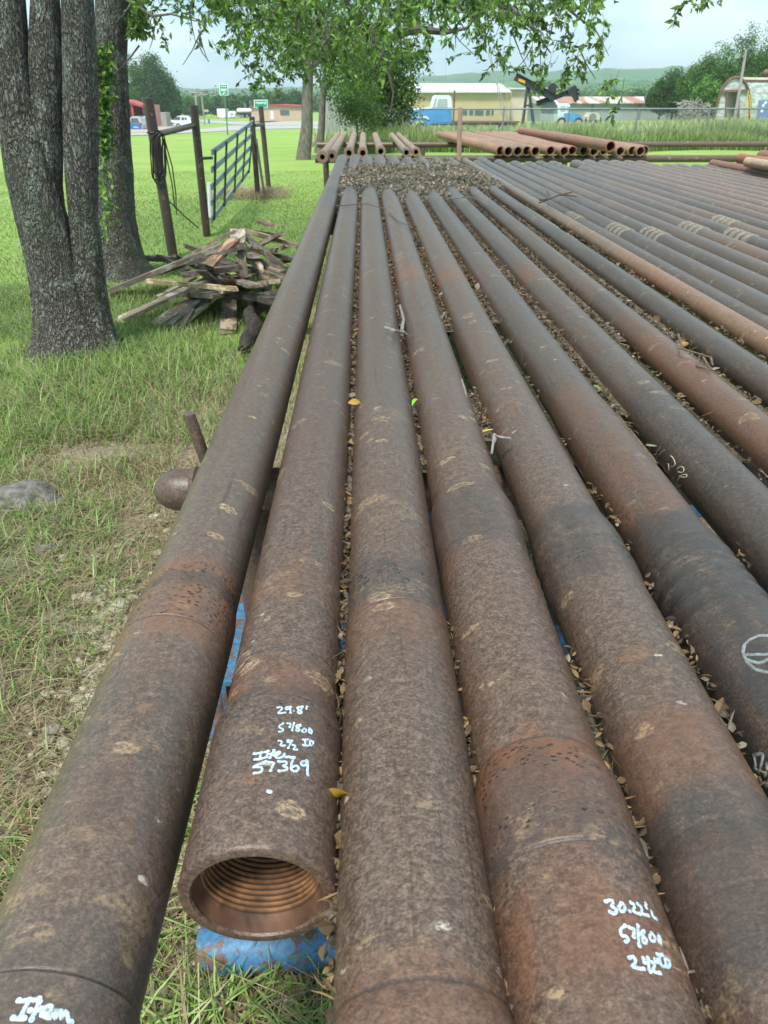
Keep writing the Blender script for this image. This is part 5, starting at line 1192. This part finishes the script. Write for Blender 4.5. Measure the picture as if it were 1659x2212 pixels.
# long grey shed
sh,SY,sp_=thing_at('metal_shed','long low grey shed with a rusty striped roof behind the fence','shed',1330,263,Y=98)
wbox(1170,1462,221,264,SY,8,'wall',M['greywall'],sh,sink=1.0)
for xd in(1278,1380,1443): wbox(xd,xd+1,221,263,SY-.04,.05,'seam',M['galv'],sh)
a=atY(1165,221.8,SY-.4);b=atY(1455,221.8,SY-.4);t=atY(1300,208.5,SY+4.5)
mb=MB(); mb.add([(a.x,SY-.4,a.z),(b.x,SY-.4,a.z),(b.x-1.5,SY+4.5,t.z),(a.x,SY+4.5,t.z),(a.x,SY-.4,a.z-.12),(b.x,SY-.4,a.z-.12),(b.x-1.5,SY+8.5,a.z),(a.x,SY+8.5,a.z)],[(0,1,2,3),(4,5,1,0),(3,2,6,7),(1,5,6,2),(5,4,7,6),(0,3,7,4)]); rebase(sh,mb.build('roof',M['rustroof'],None))
face_poly([(1415,213),(1425,209),(1440,214),(1459,218),(1461,222),(1420,222)],SY-.2,3,'torn_roof_sheet',M['whiteroof'],sh)
# small cream off-roader and the second blue truck
jp,JY,_p=thing_at('off_road_car','small cream boxy car with a spare wheel on its back, by the grey shed','car',1281,264,Y=86)
face_poly([(1267,259),(1268,251),(1272,249),(1274,243.5),(1292,243.5),(1296,250),(1296,259)],JY,1.6,'body',M['cream'] if 'cream' in M else M['tan'],jp)
c=atY(1281,253,JY-.2); o=MB().tube([(c.x,JY-.2,c.z),(c.x,JY-.02,c.z)],.36,18).build('spare_wheel',M['galv'],None,True); rebase(jp,o)
for xd in(1271,1292): c=atY(xd,260,JY+.1); wheel(jp,(c.x,JY+.15,c.z),.36,.22)
t2,QY,_p=thing_at('old_truck','second old truck, white cab and blue hood, half hidden in the weeds','truck',1230,268,Y=76)
face_poly([(1205,262),(1205,226),(1208,223),(1228,223),(1231,226),(1233,243),(1233,262)],QY+.3,1.7,'cab',M['trwhite'],t2)
face_poly([(1211,240),(1211,229),(1222,229),(1222,240)],QY+.27,.05,'window',M['glassl'],t2); face_poly([(1224.5,240),(1224.5,229),(1229,229),(1230.5,240)],QY+.27,.05,'window',M['glassl'],t2)
face_poly([(1220,262),(1220,245),(1230,243),(1250,246),(1256,252),(1257,264)],QY,2.2,'hood',M['trblue'],t2)
for xd in(1213,1249): c=atY(xd,265,QY); wheel(t2,(c.x,QY+.1,c.z),.45,.25)
# quonset shed
qs,QSY,qp=thing_at('quonset_shed','pale arched metal shed with a dark open doorway and rusty edges','shed',1578,263,Y=66)
left=[(1539,266),(1545,246),(1551,221),(1557,197),(1563,186),(1572,175),(1581,169),(1590,166.5)]
right=[(1599,168),(1607,174),(1613,183),(1617,194),(1620,212),(1621,232),(1619,266)]
prof_=left+right; doorx=(1570,1595); 
def inr(s,e): return [p for p in prof_ if s<=p[0]<=e]
# front wall in three pieces round the doorway
face_poly([(1539,266),(1545,246),(1551,221),(1557,197),(1570,197),(1570,266)],QSY,.1,'front_wall',M['quonset'],qs)
face_poly([(1595,197),(1617.5,197),(1620,212),(1621,232),(1619,266),(1595,266)],QSY,.1,'front_wall',M['quonset'],qs)
face_poly([(1557,196.6)]+left[4:]+right[:3]+[(1617.4,196.6)],QSY-.012,.1,'gable',M['quonset'],qs)
rim=[atY(x,y,QSY-.05) for x,y in prof_]; rebase(qs,MB().tube(rim,.10,6).build('arch_trim',M['rusttrim'],None,True))
rebase(qs,MB().bar(atY(1553,197.5,QSY-.1),atY(1618,195,QSY-.1),.12,.16).build('lintel',M['rusttrim'],None))
for xd in(1570,1596): rebase(qs,MB().bar(atY(xd,198,QSY-.06),atY(xd-3*(1 if xd<1580 else .4),266,QSY-.06),.12,.12,upv=(0,1,0)).build('door_jamb',M['rusttrim'],None))
# barrel body running to the right and back
n=len(prof_); fr=[atY(x,y,QSY+.1) for x,y in prof_]; ax=Vector((15,5.5,0)); 
vs=[p for p in fr]+[p+ax for p in fr]; mb=MB().add(vs,[(j,j+1,j+1+n,j+n) for j in range(n-1)]+[tuple(range(n,2*n))])
rebase(qs,mb.build('curved_wall',M['quonroof'],None,True))
sidep=[p+Vector((.05,-.02,0)) for p in fr[-6:]]; mb=MB().add([p for p in sidep]+[p+ax for p in sidep],[(j,j+1,j+1+6,j+6) for j in range(5)]); rebase(qs,mb.build('side_wall',M['quonset'],None,True))
rebase(qs,MB().bar(fr[-6]+Vector((.08,-.05,0)),fr[-6]+ax,.1,.14).build('eave_trim',M['rusttrim'],None))
c=atY(1654,168,QSY+3); rebase(qs,MB().tube([(c.x,c.y,c.z-.4),(c.x,c.y,c.z+.25),(c.x,c.y,c.z+.26),(c.x,c.y,c.z+.45),(c.x,c.y,c.z+.6)],[.22,.22,.34,.34,.15],16).build('roof_vent',M['rusttrim'],None,True))
for q in range(3): rebase(qs,MB().bar(atY(1571,222+q*9,QSY+1.2),atY(1594,222+q*9,QSY+1.2),.3,.05).build('shelf',M['galv'],None))
yl=empty('leaning_frame',G(1608,268)); tag(yl,'yellow steel frame leaning on the front corner of the arched shed','frame'); YY_=QSY-.6
rebase(yl,MB().bar(atY(1617,196,YY_),atY(1606,266,YY_),.07,.07).build('upright',M['yellow'],None)); rebase(yl,MB().bar(atY(1619,205,YY_),atY(1622,262,YY_),.07,.07,upv=(0,1,0)).build('upright',M['yellow'],None)); rebase(yl,MB().bar(atY(1606,262,YY_),atY(1622,262,YY_),.12,.12).build('foot_rail',M['yellow'],None))
bt,BY,_p=thing_at('corrugated_sheet','blue ribbed panel standing in front of the arched shed, right edge','panel',1665,272,Y=58)
M['blue2']=corr('blue_ribbed_panel',(.20,.30,.55),(.16,.24,.46),9,'X'); 
face_poly([(1641,217),(1690,214),(1690,272),(1634,270)],BY,.12,'sheet',M['blue2'],bt)
for xy in((1649,228),(1654,222),(1646,240)): 
    c=atY(*xy,BY-.03); rebase(bt,MB().tube([(c.x,BY-.03,c.z),(c.x,BY-.005,c.z)],.10,12).build('white_patch',M['white'],None))
# lamp pole
lp,LY,_p=thing_at('lamp_post','weathered leaning pole with a small yard lamp, in front of the arched shed','lamp post',1584,275,Y=60)
rebase(lp,MB().tube([atY(1583,278,LY),atY(1592,228,LY),atY(1612,106,LY)],[.13,.12,.085],10).build('pole',M['greypole'],None,True))
rebase(lp,MB().tube([atY(1609,124,LY-.05),atY(1603,123,LY-.1),atY(1596,118.5,LY-.15)],.035,8).build('arm',M['galv'],None,True))
c=atY(1593,120,LY-.15); rebase(lp,MB().tube([(c.x,c.y,c.z+.14),(c.x,c.y,c.z+.08),(c.x,c.y,c.z-.02)],[.06,.20,.22],16).build('lamp_shade',M['galv'],None,True))
rebase(lp,MB().tube([(c.x,c.y,c.z-.02),(c.x,c.y,c.z-.14),(c.x,c.y,c.z-.2)],[.17,.15,.06],16).build('lens',M['white'],None,True))
# ---------------------------------------------------------------- left background
def far_thing(name,label,cat,xD,yD,group=None,Y=None): return thing_at(name,label,cat,xD,yD,group,Y)
rc,RY,_p=far_thing('red_shelter','open fronted red metal shelter with a dark inside beyond the road','shelter',290,270,Y=118)
face_poly([(255,214),(272,216),(306,228),(306,232),(272,222),(255,220)],RY-.2,5,'roof',M['redm'],rc)
wbox(250,318,221,270,RY+4.6,.3,'back_wall',M['redshade'],rc,sink=.5)
for xd in(266,285,306): wbox(xd,xd+3.2,220 if xd<290 else 226,270,RY,.3,'post',M['redm'],rc,sink=.3)
wbox(306.5,309,230,270,RY,4.6,'side_wall',M['redshade'],rc,sink=.3)
ct,CY,_p=far_thing('shipping_container','faded red steel container with a white door edge behind the near post','container',334,271,Y=124)
wbox(322,339,226.5,270,CY,3.2,'body',M['pinkred'],ct,bevel=.03,sink=.2); wbox(326,333,229,264,CY-.06,.05,'door',M['white'],ct)
c2,C2Y,_p=far_thing('shipping_container','weathered grey green container left of the white pickup','container',356,271,Y=132)
wbox(342,361,243,269,C2Y,3,'body',M['boards'],c2,bevel=.03,sink=.2)
# hatchback seen from behind
cr_,CRY,_p=far_thing('parked_car','silver and blue hatchback seen from behind, on the gravel beyond the road','car',294,287,Y=94)
k=mper(CRY,_p.z)
def crp(pts,name,mat,dy=0,dep=4.0,par=None): return face_poly(pts,CRY+dy,dep,name,mat,par or cr_)
crp([(279,268),(279,284),(307,284),(308,268),(305,262),(302,255),(298,252.5),(284,252),(281,255),(279.5,262)],'body',M['silver'],.05)
crp([(280,270),(280,284),(305,285.5),(305,268.5),(281,267.5)],'tailgate',M['bluecar'],-.0,.2)
crp([(281.5,265.5),(283.5,255.5),(297,255.5),(301,265.5)],'rear_window',M['glass'],.0,.1)
crp([(300.5,265),(306,266),(305,269.5),(301,268.5)],'tail_lamp',M['redl'],-.04,.2); crp([(278.8,265),(281,265),(281,268.5),(279,269)],'tail_lamp',M['redl'],-.04,.2)
crp([(288,273),(299,273.5),(299,277),(288,276.5)],'number_plate',M['silver'],-.03,.05)
for xd in(282,304): c=atY(xd,283.5,CRY+.6); wheel(cr_,(c.x,CRY+.7,c.z),.40,.3)
for xd in(283,299): crp([(xd,252),(xd+1,251.4),(xd+1.4,252),(xd+.6,252.6)],'roof_rail',M['galv'],.3,2)
# white pickup, three quarter view: length runs mostly along x
pk,PKY,_p=far_thing('pickup_truck','white crew cab pickup facing left on the far side of the road','pickup truck',390,277,Y=140)
def pkp(pts,name,mat,dy=0,dep=2.0): return face_poly(pts,PKY+dy,dep,name,mat,pk)
pkp([(360,263),(362,260.5),(375,258.5),(379,253),(384,250.3),(400,250.3),(405,254),(408,259.5),(427,260),(427,272),(421,273),(364,274),(361,272)],'body',M['whitecar'],0,2.1)
pkp([(374.5,258.5),(379.5,252.5),(389.5,252.5),(388,259)],'windshield',M['glass'],-.05,.1)
for pts in([(391.5,259),(392.5,253.5),(396.8,253.5),(397.8,258.8)],[(399.3,258.6),(398.6,253.6),(402,253.8),(404,258.4)]): pkp(pts,'window',M['glass'],-.05,.1)
pkp([(362,264),(374,264.5),(374,269),(363,268.5)],'grille',M['glass'],-.06,.1); pkp([(375,264.5),(378,264.8),(378,267.5),(375,267)],'headlight',M['silver'],-.07,.1)
pkp([(361,270),(379,271),(379,273.5),(361,272.5)],'bumper',M['galv'],-.15,.3)
for xd in(385,419): c=atY(xd,272,PKY-.05); wheel(pk,(c.x,PKY+.1,c.z),.42*1.0,.3)
for (x0_,x1_,yt,yb,lab,mt) in((450,454,258,267,'dark blue drum standing on the grass by the side road','bluecar'),):
    r_,Y_,_p=far_thing('drum',lab,'drum',452,267); c=atY(452,262.5,Y_); kk=mper(Y_,_p.z)
    rebase(r_,MB().tube([(_p.x,Y_,_p.z),(_p.x,Y_,_p.z+8.5*kk),],2*kk,16).build('body',M[mt],None,True))
r_,Y_,_p=far_thing('box_trailer','white box trailer parked by the distant trees','trailer',480,256,Y=205)
wbox(468,491,235,254,Y_,3,'body',M['whitecar'],r_,bevel=.05)
for xd in(472,487): c=atY(xd,254.5,Y_); wheel(r_,(c.x,Y_,c.z),1.5*mper(Y_,_p.z),.3)
r_,Y_,_p=far_thing('camper','small white camper between the box trailer and the tanker','camper',500,256,Y=203)
face_poly([(493,253),(493,243),(495,240),(504,240),(507,244),(507,253)],Y_,3,'body',M['whitecar'],r_); face_poly([(496,248),(497,244.5),(503,244.5),(503.5,248)],Y_-.1,.12,'window',M['glassl'],r_)
c=atY(500,254,Y_); wheel(r_,(c.x,Y_,c.z),1.4*mper(Y_,_p.z),.3)
r_,Y_,_p=far_thing('tank_trailer','long white tank trailer with two upright stacks, left of the tan block building','tanker',525,256,Y=202)
a=atY(509,239,Y_);b=atY(546,239,Y_); rr_=4.6*mper(Y_,_p.z); rebase(r_,MB().tube([a+Vector((.3,0,0)),a+Vector((.8,0,0)),b-Vector((.8,0,0)),b-Vector((.3,0,0))],[rr_*.6,rr_,rr_,rr_*.6],20).build('tank',M['white'],None,True))
wbox(512,544,244,246.5,Y_-.6,1.2,'chassis',M['black'],r_)
for xd in(519,524,534): c=atY(xd,249.8,Y_-.5); wheel(r_,(c.x,Y_-.5,c.z),3.1*mper(Y_,_p.z),.5)
for xd,yt in((527,222),(530,223),(539,217),(542,218)): wbox(xd,xd+1.3,yt,235,Y_+1,.4,'stack',M['white'],r_)
r_,Y_,_p=far_thing('block_building','tan block building with a red roof edge beyond the side road','building',592,262,Y=190)
a=[(543,262),(543,231),(570,228.5),(600,227.5),(640,230),(655,231),(655,262)]; face_poly(a,Y_,14,'wall',M['tan'],r_)
face_poly([(541,232.5),(541,229.5),(570,226.3),(600,225.2),(656,228.5),(656,231.5),(600,228.3),(570,229.3)],Y_-.4,15,'roof_trim',M['redm'],r_)
wbox(584,591.5,240,258,Y_-.1,.15,'door',M['whitecar'],r_); wbox(605,625,238,248,Y_-.1,.15,'window',M['glass'],r_)
r_,Y_,_p=far_thing('board_sign','small cream board sign in front of the distant trees','sign',445,252,Y=190)
wbox(439,450.5,236.5,242,Y_,.15,'board',M['tan'],r_); 
for xd in(441,448): wbox(xd,xd+.7,242,252,Y_+.02,.1,'post',M['greypole'],r_)
# utility poles
for xd,yt,lab in((420.5,193,'left one of the two distant wooden utility poles'),(434.5,198,'right one of the two distant wooden utility poles')):
    Y_=150 if xd<425 else 170; t=atY(xd,yt,Y_); r_=empty('utility_pole',(t.x,Y_,zg(t.x,Y_))); tag(r_,lab,'utility pole','utility poles')
    rebase(r_,MB().tube([(t.x,Y_,zg(t.x,Y_)-.3),(t.x,Y_,t.z)],.16,8).build('pole',M['greypole'],None,True))
    rebase(r_,MB().bar((t.x-1.3,Y_-.15,t.z-.5),(t.x+1.3,Y_-.15,t.z-.5),.14,.16).build('crossarm',M['greypole'],None))
    for q in(-1.1,-.3,.3,1.1): rebase(r_,MB().tube([(t.x+q,Y_-.15,t.z-.42),(t.x+q,Y_-.15,t.z-.2)],.06,6).build('insulator',M['galv'],None))
# road signs
def sign_strokes(name,strokes,Y,wd,parent):
    mb=MB()
    for st in strokes:
        for a,b in zip(st[:-1],st[1:]): mb.bar(atY(*a,Y),atY(*b,Y),.01,wd,upv=(0,0,1) if abs(a[0]-b[0])>abs(a[1]-b[1]) else (1,0,0))
    o=mb.build(name,M['white'],None); return rebase(parent,o)
sb=G(492,292); SY1=sb.y; sg=empty('road_sign',sb); tag(sg,'tall green road sign on a thin green post beyond the gate','sign')
rebase(sg,MB().tube([(sb.x,SY1,sb.z),atY(485.5,206,SY1),atY(483.5,184,SY1+.03)],.05,8).build('post',M['gatesign'],None,True))
face_poly([(472.5,181.5),(492,181.5),(493.5,206),(475,206)],SY1-.06,.02,'border',M['white'],sg)
face_poly([(474.3,183.2),(490.3,183.2),(491.8,204.2),(476.6,204.2)],SY1-.075,.012,'face',M['green_sign'],sg)
sign_strokes('lettering',[[(477,187),(479.5,187)],[(481,187),(483.5,187)],[(485,187),(488,187)],
 [(478.5,191.5),(478.8,196.5)],[(480.5,191.5),(480.8,196.5)],[(482.8,191.5),(483,196.5)],[(485.2,191.5),(485.4,196.5)],[(487,191.8),(489,191.8),(487.8,196.5)],
 [(483,199),(487,198.6),(486.8,202)],[(487,198.6),(481,203.4)]],SY1-.095,.07,sg)
sx=G(563,286); SY2=sx.y; sg2=empty('road_sign',sx); tag(sg2,'wide green road sign showing just above the far right gate post','sign')
rebase(sg2,MB().tube([(sx.x,SY2,sx.z),atY(562,217,SY2+.03)],.05,8).build('post',M['gatesign'],None,True))
face_poly([(548,215.5),(578,215.5),(578,233),(548.7,233)],SY2-.06,.02,'border',M['white'],sg2)
face_poly([(549.6,217),(576.6,217),(576.6,231.6),(550.2,231.6)],SY2-.075,.012,'face',M['green_sign'],sg2)
sign_strokes('lettering',[[(553,219.5),(553,224)],[(553,219.5),(554.6,222),(556.2,219.5)],[(556.2,219.5),(556.2,224)],[(558,221),(558,224),(560,224),(560,221)],[(562,221),(562,224)],[(563.5,224),(563.5,221),(565.5,221),(565.5,224)],[(567.5,224),(567.5,221),(569.5,221),(569.5,224)],[(571,220.5),(573,224)],[(575,220.5),(572.3,226)]],SY2-.095,.06,sg2)
# ---------------------------------------------------------------- distant trees
HG=np.array([(.05,.12,.025),(.075,.165,.035),(.10,.21,.045),(.04,.09,.022)])
def dtree(label,xD,yb,yt,wD,seed,Y=None,cols=HG,n=90,lumps=3,group='distant trees'):
    b=G(xD,yb) if Y is None else atY(xD,yb,Y); 
    if Y is not None: b=Vector((b.x,Y,zg(b.x,Y)))
    Y=b.y; rr=random.Random(seed); crs=[]
    yc=(yt+yb-(yb-yt)*.1)/2; hh=(yb-yt)*.92
    crs.append(crown_at(xD,yt+hh*.42,wD*.72,hh*.80,Y,b,.9))
    for q in range(lumps): crs.append(crown_at(xD+rr.uniform(-.32,.32)*wD,yt+hh*rr.uniform(.4,.8),wD*.55,hh*.5,Y+rr.uniform(-.5,.5),b,.9))
    k=mper(Y,b.z); sz=max(.12,4.6*k)
    return tree('tree',label,b,hh*k*.9,wD*.03*k,crs,sz,34,int(n*1.5),wD*.05*k,'tree',group,cols,seed)
dtree('large dark round tree behind the red container',328,272,122,100,51,Y=165,n=420,lumps=6)
dtree('paler tree showing left of the large dark round tree',285,268,130,60,52,Y=172,cols=HG*1.35,n=160)
dtree('smaller tree at the right foot of the large dark round tree',372,264,178,46,53,Y=175,cols=HG*.95,n=140)
for k,(x,yt,wd,c,lab) in enumerate([(402,206,60,1.5,'light green tree above the white pickup'),(440,216,50,1.2,'tree behind the small cream board sign'),(470,212,44,1.0,'tree below the tall green road sign'),(505,208,46,1.15,'tree above the white camper'),(530,211,40,.95,'tree above the white tanker'),(553,206,34,1.0,'tree just left of the wide green road sign'),(612,192,60,.9,'dark tree above the tan block building'),(640,198,50,.85,'dark tree left of the grey trunked tree, far off'),(578,206,40,1.05,'tree right of the wide green road sign')]):
    dtree(lab,x,252,yt,wd,60+k,Y=235+8*(k%3),cols=HG*c,n=70)
RG=np.array([(.075,.17,.03),(.11,.23,.04),(.05,.11,.022),(.14,.27,.06)])
for k,(x,yb,yt,wd,Y,c,lab) in enumerate([(1450,255,158,84,90,.75,'dark low tree left of the tall trees behind the arched shed'),(1496,258,146,78,84,.85,'bushy tree at the middle of the slope of trees at the right'),(1425,240,182,50,95,.7,'small dark tree at the left end of the right hand trees'),
   (1545,258,112,110,80,1.15,'tall bright tree behind the left side of the arched shed'),(1600,258,78,110,82,.95,'tall tree rising directly above the lamp pole'),(1665,258,55,120,80,1.1,'tallest tree at the right edge of the picture'),(1525,262,175,70,76,1.4,'light green bush by the left wall of the arched shed'),(1740,258,50,130,84,1.0,'tree beyond the right edge behind the arched shed')]):
    dtree(lab,x,yb,yt,wd,80+k,Y=Y,cols=RG*c,n=380,lumps=6,group='trees behind the arched shed')
for k,(x,yt,wd,lab) in enumerate([(1180,176,60,'pale bushy tree behind the pump jack'),(1240,196,46,'low tree behind the rusty striped roof, left end'),(1322,198,50,'low tree behind the middle of the rusty striped roof'),(1380,196,60,'low tree behind the right end of the rusty striped roof')]):
    dtree(lab,x,232,yt,wd,95+k,Y=230,cols=HG*1.35,n=60)
# grey vine heap
def brush():
    p=G(1497,264); r_=empty('brush_pile',p); tag(r_,'grey leafless brush pile between the long grey shed and the arched shed','brush pile')
    mb=MB(); rr=random.Random(3); k=mper(p.y,p.z)
    for q in range(420):
        x=rr.uniform(1462,1533); y=rr.uniform(219,262)+6*abs((x-1497)/36)**2; a=atY(x,y,p.y+rr.uniform(-1,1)); d=Vector((rr.gauss(0,1),rr.gauss(0,.6),rr.gauss(0,.5)))*k*7
        mb.tube([a,a+d*.5+Vector((0,0,.1)),a+d],[.03,.022,.012],3,cap=False)
    tag(rebase(r_,mb.build('twigs',M['greypole'],None)),kind='stuff')
    cl=np.array([tuple(atY(rr.uniform(1468,1530),rr.uniform(236,262),p.y+rr.uniform(0,1.5))-p) for _ in range(40)]); V,F,C=crown_mesh(cl,30,.3,.16,np.ones(40)*.8,np.array([(.10,.12,.07),(.16,.17,.11),(.07,.09,.05)])); link('leaves',npmesh('leaves',V,F,False,C),M['leaf'],r_)
brush()
# far wood along the horizon (one mass)
def farwood(label,x0,x1,ytf,Y,n,cols,sz,seed):
    r=np.random.default_rng(seed); P=[]
    for q in range(n):
        xd=r.uniform(x0,x1); yt=ytf(xd)+5*mnoise.noise((xd*.07,seed,0))+3*mnoise.noise((xd*.25,seed,2)); y=yt+ (248-yt)*r.uniform(0,1)**1.2; YY=Y+r.uniform(0,25); P.append(tuple(atY(xd,y,YY)))
    P=np.array(P); V,F,C=crown_mesh(P,14,sz*1.1,sz,r.uniform(.65,1.2,n),cols); tag(link('far_wood',npmesh('far_wood',V,F,False,C),M['leaf']),label,'wood',kind='stuff')
farwood('far belt of woodland along the horizon at the left',-60,720,lambda x:216,300,1500,HG*1.1,1.3,5)
farwood('woodland belt on the low ground behind the buildings at the right',1130,1700,lambda x:206 if x<1430 else 196,330,1300,HG*1.3,1.4,6)
# ---------------------------------------------------------------- haze
hz=bpy.data.meshes.new('haze'); 
mb=MB().box((0,1700,60),(5200,3700,150)); o=mb.build('haze',None)
hm=bpy.data.materials.new('hazy_air'); hm.use_nodes=True; t_=hm.node_tree; t_.nodes.clear(); ou=t_.nodes.new('ShaderNodeOutputMaterial'); pv=t_.nodes.new('ShaderNodeVolumePrincipled')
pv.inputs['Density'].default_value=.00042; pv.inputs['Color'].default_value=(.80,.93,.97,1); pv.inputs['Anisotropy'].default_value=.1
t_.links.new(pv.outputs[0],ou.inputs['Volume']); o.data.materials.append(hm); tag(o,'thin humid summer haze over the far country','haze',kind='stuff')
